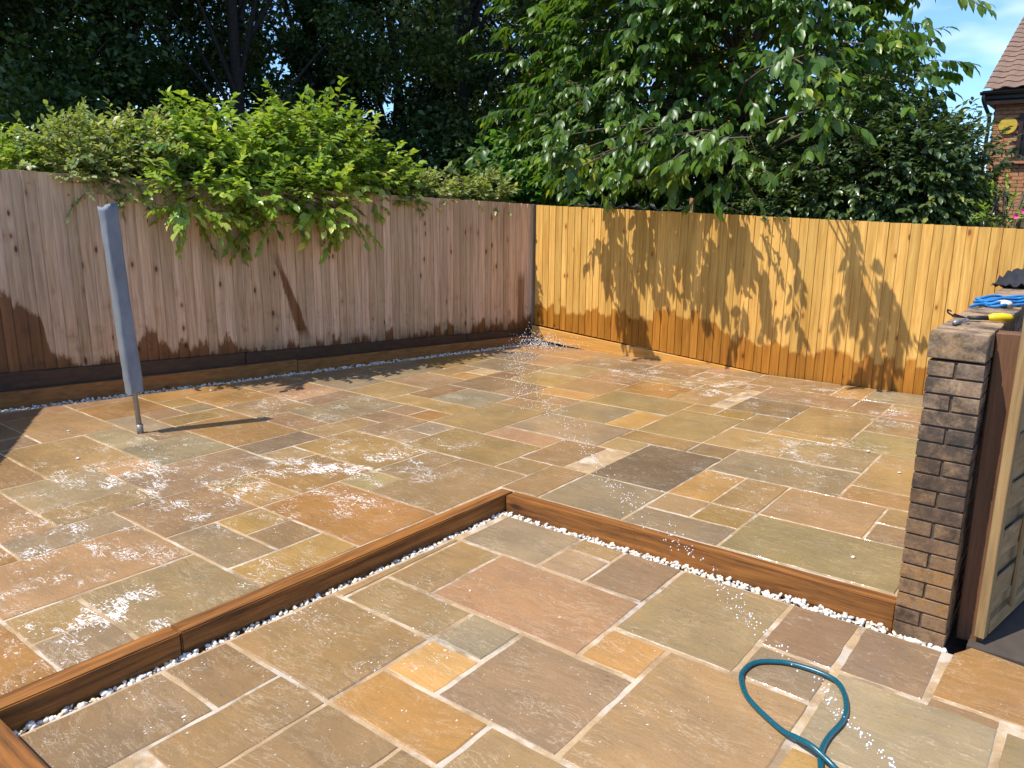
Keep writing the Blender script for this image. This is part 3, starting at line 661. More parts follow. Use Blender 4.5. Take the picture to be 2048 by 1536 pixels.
# boundary fence that closes the garden at the left, out of frame; its shadow falls into the picture
sf = tag(empty('wooden_fence'), 'short board fence standing beyond the left picture edge that shades the patio corner', 'fence')
S0 = (fx(1.72) + 0.04, 1.72); S1 = (-5.6, 0.16)
boards(sf, S1, S0, lin(0.1, 0.1), lin(2.22, 2.22), M_FL, 0.101, 9, 0.003)
for zoff in (0.5, 1.5): beam('rail', M_RAIL, (S1[0], S1[1] - .03, zoff), (S0[0], S0[1] - .03, zoff), 0.04, 0.07, sf)

# ---------------------------------------------------------------- brick garden wall with its pier end
wall = tag(empty('brick_wall', (-0.487, 3.735, 0)), 'weathered brown brick wall end with a brick-on-edge top beside the gate', 'wall')
WX = 0.0; CH = 0.0735; JT = 0.009
core = MB(); core.box((0, 2.5, 0.655), (0.199, 4.98, 1.31)); core.build('mortar_core', M_WMORT, wall)
rest = MB(); nb = 0
def put_brick(c, size, uid):
    global nb
    if c[1] < 1.65 and nb < 285:
        nb += 1; box('brick', M_BRICK, (c[0] + random.uniform(-.0015, .0015), c[1] + random.uniform(-.0015, .0015), c[2]), size, wall, (0, 0, random.uniform(-.006, .006)), bev=0.0022, jit=0.0014, uid=uid % 6)
    else: rest.box(c, size)
BH = CH - JT
for k in range(18):
    z = -0.012 + (k + 0.5) * CH
    y = 0.0
    if k % 2 == 0:
        put_brick((0, 0.051, z), (0.215, 0.102, BH), k); y = 0.102 + JT
    while y < 4.95:
        for sx in (-1, 1): put_brick((sx * 0.0565, y + 0.1075, z), (0.102, 0.215, BH), int(y * 31) + sx)
        y += 0.215 + JT
k = 0; y = -0.004
while y < 4.95:
    if y < 2.6: box('coping_brick', M_BRICK, (random.uniform(-.002, .002), y + 0.033, 1.379), (0.222, 0.066, 0.117), wall, (0, 0, random.uniform(-.01, .01)), bev=0.004, jit=0.0018, uid=k % 5)
    else: rest.box((0, y + 0.033, 1.379), (0.222, 0.066, 0.117))
    y += 0.075; k += 1
o = rest.build('brickwork', M_BRICK, wall); o['kind'] = 'stuff'
cmort = MB(); cmort.box((0, 2.46, 1.375), (0.208, 4.88, 0.10)); cmort.build('coping_mortar', M_WMORT, wall)

# ---------------------------------------------------------------- gate post and gate
o = box('gate_post', M_POST, (-0.312, 3.965, 0.70), (0.11, 0.09, 1.46), None, (0, -0.012, 0.05), bev=0.005); tag(o, 'dark brown square gate post beside the brick wall', 'post')
ga = math.atan2(0.98, 0.19)
gate = tag(empty('wooden_gate', (-0.262, 3.885, 0), ga), 'pale timber gate with overlapping horizontal slats standing open', 'gate')
box('stile', M_GATE, (0.025, 0, 0.80), (0.05, 0.042, 1.56), gate); box('stile', M_GATE, (0.955, 0, 0.79), (0.07, 0.05, 1.54), gate)
box('top_rail', M_SLAT, (0.495, 0, 1.55), (0.85, 0.044, 0.05), gate); box('bottom_rail', M_SLAT, (0.495, 0.002, 0.055), (0.85, 0.046, 0.07), gate)
for k in range(13):
    z = 0.13 + k * 0.113; box('slat', M_SLAT, (0.495, -0.012 if k % 2 else 0.012, z), (0.85, 0.010, 0.125), gate, (0.04 if k % 2 else -0.04, 0, 0), bev=0.002)
for xx in (0.33, 0.66): box('cleat', M_GATE, (xx, -0.028, 0.80), (0.035, 0.018, 1.44), gate)

# ---------------------------------------------------------------- rotary airer under a grey cover
air = tag(empty('rotary_clothes_line', (-6.231, 3.024, H2)), 'folded rotary clothes line in a tall grey fabric cover on the patio', 'clothes line')
M_STEEL = simple('dull_steel_tube', (0.30, 0.29, 0.27, 1), 0.5, 0.6, var=0.12, scale=30, bump=0.05)
def cover_material():
    s = NT('grey_cover_fabric'); P = s.pos(); n = s.noise(s.mapping(P, sc=(9, 9, 5)), 1.0, 4, 0.6); w = s.noise(P, 260, 2)
    c = s.mix(s.mr(n, 0.3, 0.7), srgb(108, 113, 119), srgb(130, 136, 143))
    s.bsdf(Base_Color=c, Roughness=0.62, Normal=s.bump(s.math('ADD', n, s.math('MULTIPLY', w, 0.05)), 0.35, 0.012), Specular_IOR_Level=0.4, Sheen_Weight=0.1); return s.m
M_COVER = cover_material()
lean = Vector((-0.031, -0.064, 1.841)).normalized()
mb = MB(); mb.tube([lean * t for t in (-0.05, 0.5, 1.2, 1.70)], 0.021, 14); mb.build('pole', M_STEEL, air, True)
mb = MB(); mb.tube([(0, 0, -0.01), (0, 0, 0.075)], [0.026, 0.025], 14); mb.build('ground_socket', M_STEEL, air, True)
def cover():
    V = []; F = []; NR, NS = 40, 36; rr = random.Random(5)
    a0 = R(-4)
    ph = [rr.uniform(0, 6.28) for _ in range(8)]
    for i in range(NR):
        t = i / (NR - 1); z = 0.348 + (1.841 - 0.348) * t; c = lean * z
        ax = 0.062 + 0.002 * math.sin(5 * t + 1) + 0.0015 * math.sin(17 * t); by = 0.060 + 0.003 * math.sin(4 * t + 2.4)
        if t > 0.9: ax *= 1 + (t - .9) * 0.6
        if t < 0.06: by *= 0.9
        for k in range(NS):
            th = 2 * math.pi * k / NS; cc, ss = math.cos(th), math.sin(th)
            e = 0.42; x = ax * math.copysign(abs(cc) ** e, cc); y = by * math.copysign(abs(ss) ** e, ss)
            w = 1 + 0.018 * math.sin(3 * th + 9 * t + ph[0]) + 0.012 * math.sin(5 * th - 14 * t + ph[1]) + 0.015 * math.sin(2 * th + 31 * t + ph[2]) - 0.05 * math.exp(-((t * 6.2 + .3 * math.sin(th)) % 1.0 - .5) ** 2 * 260) * (0.5 + 0.5 * math.cos(th + 1.4))
            zt = 0.0
            if i == NR - 1: zt = 0.012 * math.sin(2 * th + 0.6) + 0.014 * max(0, math.cos(th - 0.4)) - 0.02 * max(0, math.cos(th - 2.8))
            x, y = x * w, y * w
            V.append((c.x + x * math.cos(a0) - y * math.sin(a0), c.y + x * math.sin(a0) + y * math.cos(a0), z + zt + 0.01 * math.sin(th * 2 + 1) * (t < .02)))
    for i in range(NR - 1):
        for k in range(NS): F.append((i * NS + k, i * NS + (k + 1) % NS, (i + 1) * NS + (k + 1) % NS, (i + 1) * NS + k))
    # lip turned inward at the mouth
    b = len(V)
    for k in range(NS):
        p = Vector(V[(NR - 1) * NS + k]); cen = lean * 1.80; q = cen + (p - cen) * 0.86; V.append((q.x, q.y, p.z - 0.03))
    for k in range(NS): F.append(((NR - 1) * NS + k, (NR - 1) * NS + (k + 1) % NS, b + (k + 1) % NS, b + k))
    return mobj('cover', V, F, M_COVER, air, True)
cover()
mb = MB()
for k in range(4):
    a = R(45 + 90 * k); mb.tube([lean * 0.5 + Vector((math.cos(a) * .03, math.sin(a) * .03, 0)), lean * 1.76 + Vector((math.cos(a) * .04, math.sin(a) * .04, 0))], 0.009, 6)
mb.build('folded_arm', M_STEEL, air, True)

# ---------------------------------------------------------------- hose and jet of water
def hose_material():
    s = NT('teal_braided_hose'); P = s.pos(); w = s.n('ShaderNodeTexWave', {'Vector': P, 'Scale': 75.0, 'Distortion': 1.0}).outputs[1]
    n = s.noise(P, 300, 2); c = s.mix(s.mr(n, 0.35, 0.65), srgb(8, 62, 76), srgb(18, 96, 108))
    s.bsdf(Base_Color=c, Roughness=0.28, Normal=s.bump(w, 0.1, 0.001), Specular_IOR_Level=0.6); return s.m
hp = [(-0.35, 2.05, .014), (-0.50, 2.36, .014), (-0.572, 2.549, .0135), (-0.600, 2.645, .0135), (-0.603, 2.747, .0135), (-0.588, 2.89, .0135), (-0.612, 3.014, .0135), (-0.668, 3.120, .0135), (-0.737, 3.152, .0135), (-0.841, 3.150, .0135), (-0.92, 3.125, .0135),
      (-1.000, 3.055, .0135), (-1.015, 2.938, .0135), (-0.962, 2.828, .0135), (-0.889, 2.757, .0135), (-0.758, 2.675, .016), (-0.69, 2.645, .03), (-0.633, 2.622, .040), (-0.575, 2.60, .03), (-0.50, 2.56, .016), (-0.3, 2.40, .014), (0.1, 2.05, .014), (0.6, 1.6, .014)]
mb = MB(); mb.tube(smooth_path(hp, 8), 0.0108, 12); ho = mb.build('garden_hose', hose_material(), None, True); tag(ho, 'teal garden hose looped on the paving at the lower right', 'hose')
def water_material():
    s = NT('water_drops'); s.bsdf(Base_Color=(0.95, 0.97, 1.0, 1), Roughness=0.04, IOR=1.33, Transmission_Weight=0.15, Specular_IOR_Level=0.8); return s.m
M_WATER = water_material()
wp = smooth_path([(-0.17, 1.26, 1.05), (-0.28, 1.41, 1.0), (-0.4, 1.59, 0.96), (-0.51, 1.72, 0.92), (-0.67, 1.91, 0.87), (-0.94, 2.24, 0.8), (-1.22, 2.56, 0.74), (-1.44, 2.76, 0.7), (-2.02, 3.35, 0.62), (-2.62, 4.02, 0.55), (-3.23, 4.6, 0.5), (-3.9, 5.2, 0.45), (-4.54, 5.95, 0.4), (-5.3, 7.07, 0.3), (-6.19, 8.59, 0.14)], 10)
pts = []; rads = []
L_ = [0.0]
for i in range(1, len(wp)): L_.append(L_[-1] + (wp[i] - wp[i - 1]).length)
Lt = L_[-1]
for k in range(1500):
    t = random.random() ** 1.15 * Lt
    i = max(j for j in range(len(L_)) if L_[j] <= t); i = min(i, len(wp) - 2); f = (t - L_[i]) / max(1e-6, L_[i + 1] - L_[i]); p = wp[i].lerp(wp[i + 1], f)
    cl = math.sin(t * 9.0) + math.sin(t * 23.0 + 1)
    if cl < random.uniform(-1.6, 1.2): continue
    sg = 0.004 + 0.022 * t / 2.0
    pts.append((p.x + random.gauss(0, sg), p.y + random.gauss(0, sg), max(H2 + .01, p.z + random.gauss(0, sg * 1.1)))); rads.append(random.uniform(0.0013, 0.0031) * (0.8 + 0.10 * t))
for k in range(520):
    x = -6.08 + random.gauss(0, 0.26); y = 8.52 + random.gauss(0, 0.16)
    if x < FLK * y + FLB + 0.03 or y > FRB + FRK * x - 0.03: continue
    pts.append((x, y, H2 + 0.01 + abs(random.gauss(0, 0.085)))); rads.append(random.uniform(0.0025, 0.0065))
V0, F0 = ico(1); W = np.concatenate([V0 * r * np.array([1, 1, random.uniform(.9, 1.4)]) + np.array(p) for p, r in zip(pts, rads)]); Fw = (F0[None] + (np.arange(len(pts)) * len(V0))[:, None, None]).reshape(-1, 3)
wo_ = mobj('water_jet', W.tolist(), Fw.tolist(), M_WATER, None, True); tag(wo_, 'jet of water drops arcing across the patio to the fence corner', 'water', kind='stuff')

# ---------------------------------------------------------------- things left on top of the wall
ZT = 1.4405
M_YEL = simple('yellow_clear_plastic', (0.75, 0.55, 0.02, 1), 0.2, var=0.1, bump=0.03); M_BLK = simple('black_rubber', (0.02, 0.02, 0.02, 1), 0.5, bump=0.05)
tool = tag(empty('hand_tool', (-0.475, 4.185, ZT), R(25)), 'hand tool with a clear yellow handle lying on the wall top', 'tool')
mb = MB(); mb.tube([(0.035, 0, .018), (0.055, 0, .02), (0.09, 0, .022), (0.125, 0, .02), (0.14, 0, .016)], [0.012, 0.019, 0.021, 0.019, 0.010], 12); mb.build('handle', M_YEL, tool, True)
mb = MB(); mb.tube([(-0.05, 0, .014), (0.04, 0, .017)], [0.009, 0.012], 10); mb.build('shank', M_BLK, tool, True)
mb = MB(); mb.add([(-0.05, -0.012, .008), (-0.05, 0.012, .008), (-0.11, 0.030, .012), (-0.118, -0.026, .030), (-0.05, -0.012, .013), (-0.05, 0.012, .013), (-0.11, 0.030, .017), (-0.118, -0.026, .036)], [(3, 2, 1, 0), (4, 5, 6, 7), (0, 1, 5, 4), (1, 2, 6, 5), (2, 3, 7, 6), (3, 0, 4, 7)]); mb.build('blade', M_BLK, tool)
mb = MB(); mb.tube(smooth_path([(-0.11, 0.02, .02), (-0.125, 0.035, .03), (-0.13, 0.03, .045), (-0.12, 0.012, .04)], 5), 0.004, 6); mb.build('hook', M_BLK, tool, True)
key = tag(empty('metal_fitting', (-0.535, 3.985, ZT), R(75)), 'small grey metal fitting with an oval loop beside the yellow-handled tool', 'metal fitting')
mb = MB(); mb.tube(smooth_path([(0.03, .010, .012), (0.07, .014, .014), (0.095, 0, .016), (0.07, -.014, .014), (0.03, -.010, .012), (0.03, .010, .012)], 5), 0.0045, 7); mb.build('loop', M_STEEL, key, True)
mb = MB(); mb.tube([(-0.035, 0, .010), (0.0, 0, .012), (0.032, 0, .012)], [0.010, 0.013, 0.010], 9); mb.build('shank', M_STEEL, key, True)
M_BLUE = simple('blue_rope', srgb(36, 120, 178), 0.7, var=0.35, scale=120, bump=0.5)
mb = MB()
for k in range(7):
    pth = [(-0.585 + 0.035 * i + 0, 4.72 + 0.06 * math.sin(i * 1.3 + k) + 0.055 * k + 0.05 * i, ZT + 0.010 + 0.012 * (k % 3) + 0.006 * math.sin(i * 2 + k)) for i in range(7)]
    mb.tube(smooth_path(pth, 4), 0.008, 7)
rp = mb.build('blue_rope', M_BLUE, None, True); tag(rp, 'bundle of blue rope lying on the brick wall top', 'rope')
M_WHST = simple('white_stone', srgb(214, 204, 192), 0.7, var=0.1, scale=60, bump=0.4)
def pebble(c, r, label, mat=M_WHST, uid=0):
    V0, F0 = ico(2); rr = np.random.default_rng(uid); A, _ = np.linalg.qr(rr.normal(size=(3, 3)))
    W = V0 * (1 + 0.12 * np.sin(V0 @ A[:, :1] * 3)) * np.array([1.25, 0.95, 0.6]) * r
    th = rr.uniform(0, 3); W = W @ np.array([[math.cos(th), math.sin(th), 0], [-math.sin(th), math.cos(th), 0], [0, 0, 1]]); W[:, 2] += 0.55 * r
    o = mobj('pebble', W.tolist(), F0.tolist(), mat, None, True); o.location = c; return tag(o, label, 'stone', 'loose white stones')
pebble((-0.452, 4.90, ZT), 0.033, 'whitish lump of stone on the wall top in front of the blue rope', uid=1)
pebble((-1.35, 6.38, H2), 0.015, 'white pebble on the foamy pinkish slab near the far end of the brick wall', uid=2)
pebble((-1.04, 5.98, H2), 0.011, 'small white pebble on the olive slab left of the brick wall', uid=3)
pebble((-0.92, 4.28, H2), 0.012, 'white pebble on the large green-grey slab behind the right sleeper', uid=4)
pebble((-5.92, 2.39, H2), 0.014, 'white pebble on the tan slab in front of the grey cover', uid=5)
pebble((-7.15, 4.23, H2), 0.013, 'white pebble at the edge of the fence shadow right of the grey cover', uid=6)
pebble((-6.73, 2.67, H2), 0.009, 'tiny white pebble on the tan slab left of the airer pole', uid=7)
def cloth_mesh():
    V = []; F = []; n = 22
    for i in range(n):
        for j in range(n):
            u, v = i / (n - 1) - .5, j / (n - 1) - .5; x = u * 0.42; y = v * 0.85
            r = math.hypot(u, v); hgt = 0.15 * max(0, 1 - (2.0 * r) ** 2) * (0.7 + 0.5 * mnoise.noise(Vector((u * 5, v * 5, 1.3)))) + 0.07 * abs(mnoise.noise(Vector((u * 9, v * 9, 4.0)))) + 0.03 * mnoise.noise(Vector((u * 22, v * 14, 7.0)))
            e = 1 + 0.25 * mnoise.noise(Vector((math.atan2(v, u) * 1.5, 2.0, 0)))
            V.append((x * e, y * e, hgt + 0.006))
    for i in range(n - 1):
        for j in range(n - 1): F.append((i * n + j, (i + 1) * n + j, (i + 1) * n + j + 1, i * n + j + 1))
    return V, F
M_CLOTH = simple('black_cloth', (0.018, 0.018, 0.022, 1), 0.8, var=0.3, scale=30, bump=0.4, dist=0.01)
cl = mobj('crumpled_cloth', *cloth_mesh(), M_CLOTH, None, True); cl.location = (-0.44, 6.55, ZT); tag(cl, 'crumpled black jacket heaped on the far end of the wall top', 'jacket')

# ---------------------------------------------------------------- house beyond the gardens
HX0, HY, HZ = -2.40, 19.0, 4.22
house = tag(empty('brick_house', (HX0, HY, 0)), 'orange brick house with a brown tiled roof at the right edge', 'house')
mb = MB(); mb.box((4.2, 3.5, 2.08), (8.36, 6.96, 4.16)); mb.build('wall', M_HMORT, house)
bh, bw = 0.075, 0.225; rest = MB(); nbk = 0
for k in range(56):
    z = 0.02 + (k + .5) * bh
    x = -0.0 - (bw / 2 if k % 2 else 0)
    while x < 8.3:
        x0 = max(x, 0.0); x1 = min(x + bw - 0.01, 8.38)
        if x1 - x0 > 0.03 and not (0.44 < (x0 + x1) / 2 < 1.75 and 2.95 < z < 3.86):
            if z > 1.6 and x1 < 1.75 and nbk < 280:
                nbk += 1; box('brick', M_HBRICK, ((x0 + x1) / 2, -0.012, z), (round(x1 - x0, 3), 0.04, 0.065), house, bev=0.003, uid=nbk % 2)
            else: rest.box(((x0 + x1) / 2, -0.012, z), (x1 - x0, 0.04, 0.065))
        x += bw
for k in range(56):                     # gable side
    y = 0.02 if k % 2 else 0.12
    while y < 6.8: rest.box((-0.012, y + .11, 0.02 + (k + .5) * bh), (0.04, 0.215, 0.065)); y += bw
o = rest.build('brickwork', M_HBRICK, house); o['kind'] = 'stuff'
M_FRAME = simple('dark_window_frame', srgb(58, 34, 30), 0.4, var=0.1, bump=0.02); M_GLASS = simple('dark_window_glass', (0.015, 0.018, 0.02, 1), 0.05, bump=0.0)
win = MB()
for c, sz in (((0.48, -.02, 3.40), (0.07, .07, .92)), ((1.71, -.02, 3.40), (0.07, .07, .92)), ((1.09, -.02, 3.83), (1.16, .07, .06)), ((1.09, -.02, 2.975), (1.16, .07, .06)), ((1.09, -.018, 3.40), (.05, .06, .80))): win.box(c, sz)
w_ = win.build('window', M_FRAME, house); g_ = MB(); g_.box((1.09, 0.002, 3.40), (1.16, .012, .80)); g_.build('pane', M_GLASS, w_)
g_ = MB(); g_.box((1.09, -.05, 2.915), (1.42, .14, .05)); g_.build('sill', M_HBRICK, w_)
box('fascia', M_BLACKPL, (4.0, -0.20, 4.22), (8.5, 0.03, 0.17), house, bev=.003); box('soffit', M_BLACKPL, (4.0, -0.10, 4.165), (8.5, 0.22, 0.02), house, bev=.002)
def gutter():
    V = []; F = []; n = 9; X = (-0.27, 8.4)
    for x in X:
        for r in (0.06, 0.052):
            for k in range(n): a = math.pi + math.pi * k / (n - 1); V.append((x, -0.285 + r * math.cos(a), 4.27 + r * math.sin(a)))
    for k in range(n - 1):
        F.append((k, k + 1, 2 * n + k + 1, 2 * n + k)); F.append((n + k, 3 * n + k, 3 * n + k + 1, n + k + 1)); F.append((k, n + k, n + k + 1, k + 1))
    F.append((0, 2 * n, 3 * n, n)); F.append((n - 1, 2 * n - 1, 4 * n - 1, 3 * n - 1)); mobj('gutter', V, F, M_BLACKPL, house)
gutter()
mb = MB(); mb.tube(smooth_path([(-0.20, -0.285, 4.22), (-0.20, -0.285, 4.12), (-0.14, -0.20, 3.96), (-0.08, -0.09, 3.80), (-0.08, -0.075, 3.6)], 5) + [Vector((-0.08, -0.075, 0.0))], 0.036, 10); mb.build('downpipe', M_BLACKPL, house, True)
pit = R(25.6); NRW, NCL = 15, 29
def tile_mesh():
    V = []; F = []; n = 13; w = 0.33; ln = 0.40
    for e, zo in ((0, 0.020), (1, 0.0)):
        for th in (0.0, -0.014):
            for k in range(n):
                u = k / (n - 1); prof = 0.034 * (0.5 + 0.5 * math.cos(2 * math.pi * (u - 0.18)))
                V.append(((u - .5) * w, e * ln, prof + zo + th))
    for k in range(n - 1):
        F += [(k, k + 1, 2 * n + k + 1, 2 * n + k), (n + k + 1, n + k, 3 * n + k, 3 * n + k + 1), (k + 1, k, n + k, n + k + 1)]
    F += [(0, 2 * n, 3 * n, n), (n - 1, 2 * n - 1, 4 * n - 1, 3 * n - 1)]
    return mesh_from('roof_tile', V, F, M_TILE)
roof = box('roof', M_TILE, (4.05, 2.2, 4.32 + 2.1 * math.tan(pit) - 0.12), (8.5, 5.3, 0.06), house, (pit, 0, 0), bev=0)
tm = tile_mesh(); rest = MB(); tv = [v.co[:] for v in tm.vertices]; tf = [tuple(p.vertices) for p in tm.polygons]
Rt = Matrix.Rotation(pit, 3, 'X')
roofinv = (Matrix.Translation(roof.location) @ Matrix.Rotation(pit, 4, 'X')).inverted()
for r_ in range(NRW):
    for c_ in range(NCL):
        base = Vector((-0.05 + c_ * 0.30, -0.33 + r_ * 0.33 * math.cos(pit), 4.30 + r_ * 0.33 * math.sin(pit)))
        if c_ < 10:
            o = bpy.data.objects.new('roof_tile', tm); o.parent = roof; o.matrix_local = roofinv @ (Matrix.Translation(base + Vector((0, random.uniform(-.006, .006), random.uniform(-.003, .003)))) @ Matrix.Rotation(pit, 4, 'X')); COL.objects.link(o)
        else: rest.add([(Rt @ Vector(v)) + base for v in tv], tf)
o = rest.build('tiling', M_TILE, house); o['kind'] = 'stuff'
back = MB(); zr = 4.30 + NRW * .33 * math.sin(pit); yr = -0.33 + NRW * .33 * math.cos(pit)
back.add([(-0.2, -0.1, 4.1), (-0.2, yr, zr - .03), (-0.2, 2 * yr + .2, 4.1), (-0.05, -0.1, 4.1), (-0.05, yr, zr - .03), (-0.05, 2 * yr + .2, 4.1)], [(0, 1, 2), (5, 4, 3), (0, 3, 4, 1), (1, 4, 5, 2), (2, 5, 3, 0)]); back.build('gable', M_HMORT, house)
mb = MB(); mb.tube([(-0.15, 4.62, 6.35), (-0.12, 4.62, 7.6)], 0.02, 6); mb.build('aerial_mast', M_STEEL, house)
mb = MB(); mb.tube([(0.26, -0.028, 3.63), (0.26, -0.075, 3.63)], [0.17, 0.16], 24); ab = mb.build('alarm_box', simple('dull_yellow_plastic', srgb(196, 164, 60), 0.5, bump=0.02), None); ab.location = (HX0, HY, 0); tag(ab, 'round yellow alarm box on the house wall under the eaves', 'alarm box')

# ---------------------------------------------------------------- foliage
# leaf templates: x across, y along, z up (unit length); 'broad' has a folded midrib and a drooping tip
TPL = {
    'broad': (np.array([(0, 0, 0), (-.23, .33, .055), (.23, .33, .055), (-.20, .66, .03), (.20, .66, .03), (0, 1, -.14), (0, .33, 0), (0, .66, -.04)]),
              [(0, 6, 1), (0, 2, 6), (1, 6, 7, 3), (6, 2, 4, 7), (3, 7, 5), (7, 4, 5)]),
    'oval': (np.array([(0, 0, 0), (-.29, .30, .06), (.29, .30, .06), (-.25, .62, .05), (.25, .62, .05), (0, 1, -.10), (0, .30, 0), (0, .62, -.02)]),
             [(0, 6, 1), (0, 2, 6), (1, 6, 7, 3), (6, 2, 4, 7), (3, 7, 5), (7, 4, 5)]),
    'narrow': (np.array([(0, 0, 0), (-.16, .4, .03), (.16, .4, .03), (0, 1, -.06), (0, .4, 0)]), [(0, 4, 1), (0, 2, 4), (1, 4, 3), (4, 2, 3)]),
    'card': (np.array([(0, 0, 0), (-.30, .45, .08), (.30, .45, .08), (0, 1, 0)]), [(0, 2, 3), (0, 3, 1)]),
}
def leaves(name, P, D, N, S, mat, tpl, parent=None, var=None):
    P = np.asarray(P, float); D = np.asarray(D, float); N = np.asarray(N, float); S = np.asarray(S, float)
    D /= np.linalg.norm(D, axis=1, keepdims=True) + 1e-9
    X = np.cross(D, N); X /= np.linalg.norm(X, axis=1, keepdims=True) + 1e-9; Z = np.cross(X, D)
    T, F = TPL[tpl]; n = len(P); nv = len(T)
    V = P[:, None] + S[:, None, None] * (T[None, :, :1] * X[:, None] + T[None, :, 1:2] * D[:, None] + T[None, :, 2:] * Z[:, None])
    fl = np.array([i for f in F for i in f]); fs = np.array([len(f) for f in F])
    loops = (fl[None] + (np.arange(n) * nv)[:, None]).ravel().astype(np.int32)
    starts = np.concatenate([[0], np.cumsum(np.tile(fs, n))[:-1]]).astype(np.int32)
    me = bpy.data.meshes.new(name); me.vertices.add(n * nv); me.vertices.foreach_set('co', V.astype(np.float32).ravel())
    me.loops.add(len(loops)); me.loops.foreach_set('vertex_index', loops); me.polygons.add(len(fs) * n); me.polygons.foreach_set('loop_start', starts)
    me.update(calc_edges=True); me.materials.append(mat)
    if var is None: var = RNG.random(n)
    me.attributes.new('var', 'FLOAT', 'POINT').data.foreach_set('value', np.repeat(var, nv).astype(np.float32))
    return link(bpy.data.objects.new(name, me), parent)
def rand_unit(n):
    v = RNG.normal(size=(n, 3)); return v / np.linalg.norm(v, axis=1, keepdims=True)

class Foliage:
    """collects twig sprays (a twig with leaves left and right of it) and woody tubes"""
    def __init__(s): s.P = []; s.D = []; s.N = []; s.S = []; s.v = []; s.mb = MB()
    def spray(s, p, d, length, n, size, droop, tone=None, twig=True, spread=0.9, sag=0.15):
        p = np.array(p, float); d = np.array(d, float); d /= np.linalg.norm(d)
        side = np.cross(d, (0, 0, 1)); side /= np.linalg.norm(side) + 1e-9
        tone = RNG.random() if tone is None else tone
        path = []
        for k in range(n):
            t = (k + .6) / n; q = p + d * length * t - np.array((0, 0, sag * length * t * t)); sg = 1 if k % 2 else -1
            path.append(q)
            dd = d * (0.45 + 0.5 * t) + side * sg * spread * RNG.uniform(.5, 1.1) * (1 - .5 * t) + np.array((0, 0, -droop * RNG.uniform(.6, 1.3)))
            s.P.append(q); s.D.append(dd + RNG.normal(size=3) * .15); s.N.append(np.array((0, 0, 1.)) + RNG.normal(size=3) * .45 + d * .35); s.S.append(size * RNG.uniform(.7, 1.15)); s.v.append(np.clip(tone * .6 + RNG.random() * .4 + (0.12 if t > .85 else 0), 0, 1))
        if twig: s.mb.tube([p] + path[1::max(1, n // 4)], [0.005] + [0.003] * len(path[1::max(1, n // 4)]), 4, False)
    def limb(s, pts, r0, r1, n=7, sub=4):
        pp = smooth_path(pts, sub); s.mb.tube(pp, [r0 + (r1 - r0) * i / (len(pp) - 1) for i in range(len(pp))], n, False)
    def done(s, root, leafmat, woodmat, tpl, crown='crown', wood='trunk', rt=None):
        r = np.array(root.location if rt is None else rt)
        s.mb.v = [tuple(np.array(v) - r) for v in s.mb.v]
        leaves(crown, np.array(s.P) - r, s.D, s.N, s.S, leafmat, tpl, root, np.array(s.v))
        if s.mb.v: s.mb.build(wood, woodmat, root, True)

def ell(n, c, r, inner=0.6):
    u = rand_unit(n); k = RNG.uniform(inner ** 3, 1, n) ** (1 / 3); return np.array(c) + u * k[:, None] * np.array(r), u

# --- cherry tree overhanging the right fence
ch = tag(empty('cherry_tree', (-4.4, 10.9, 0)), 'broad cherry tree with drooping glossy leaves overhanging the golden fence', 'tree')
fo = Foliage(); tr = Vector((-4.4, 10.9, 0))
fo.limb([tr + Vector((0, 0, -.1)), tr + Vector((.03, .0, 1.0)), tr + Vector((-.05, -.05, 2.1)), tr + Vector((0, -.1, 3.2)), tr + Vector((.1, 0, 4.6)), tr + Vector((0, 0.1, 6.2))], 0.19, 0.04, 12)
centers, cu = ell(150, (-5.0, 11.2, 4.25), (2.75, 2.2, 2.65), 0.45)
cl_ = []
for c, u in zip(centers, cu):
    if c[2] < 1.9: continue
    if c[0] > -2.6 or c[1] < 9.35: continue
    cl_.append((c, u, 26))
for c in [(-7.45, 9.9, 3.3), (-7.2, 9.8, 4.4), (-7.1, 9.8, 5.1), (-7.1, 9.6, 2.7), (-6.7, 9.5, 2.5), (-6.5, 9.4, 3.3), (-5.9, 9.4, 2.6), (-5.2, 9.4, 2.55), (-5.2, 9.4, 3.4), (-4.4, 9.4, 2.75), (-3.7, 9.4, 2.7), (-2.45, 9.9, 3.75), (-2.25, 10.0, 3.35), (-2.75, 9.6, 3.3), (-3.2, 9.5, 3.4), (-6.2, 9.5, 4.4), (-4.6, 9.5, 4.3), (-3.6, 9.6, 4.4), (-5.5, 9.5, 5.0)]:
    u = np.array(c) - np.array((-4.75, 10.7, 3.6)); cl_.append((np.array(c), u / np.linalg.norm(u), 18))
# branches that hang out over the patio and throw their shadows on the fence
for (sx, sz, t, n) in [(-5.1, 1.5, 1.5, 8), (-4.98, 1.05, 1.75, 6), (-4.9, 0.7, 1.9, 4), (-4.5, 1.62, 1.3, 6), (-4.25, 1.55, 1.35, 6), (-3.9, 1.5, 1.4, 7), (-3.5, 1.5, 1.4, 6), (-3.3, 1.35, 1.5, 4), (-2.95, 1.55, 1.3, 3), (-5.15, 1.85, .8, 6), (-4.95, 1.9, .5, 5), (-4.6, 1.88, .6, 6), (-4.15, 1.85, .7, 7), (-3.75, 1.85, .7, 7), (-3.4, 1.82, .6, 6), (-2.3, 1.75, 1.8, 4), (-2.15, 1.45, 2.2, 4), (-1.98, 1.1, 2.3, 4), (-1.84, 0.75, 2.45, 4), (-1.72, 0.42, 2.6, 3)]:
    c = np.array((sx - .2065 * t, 8.82 - .4555 * t, sz + .866 * t)); cl_.append((c, np.array((0.05, -.8, -.3)), n))
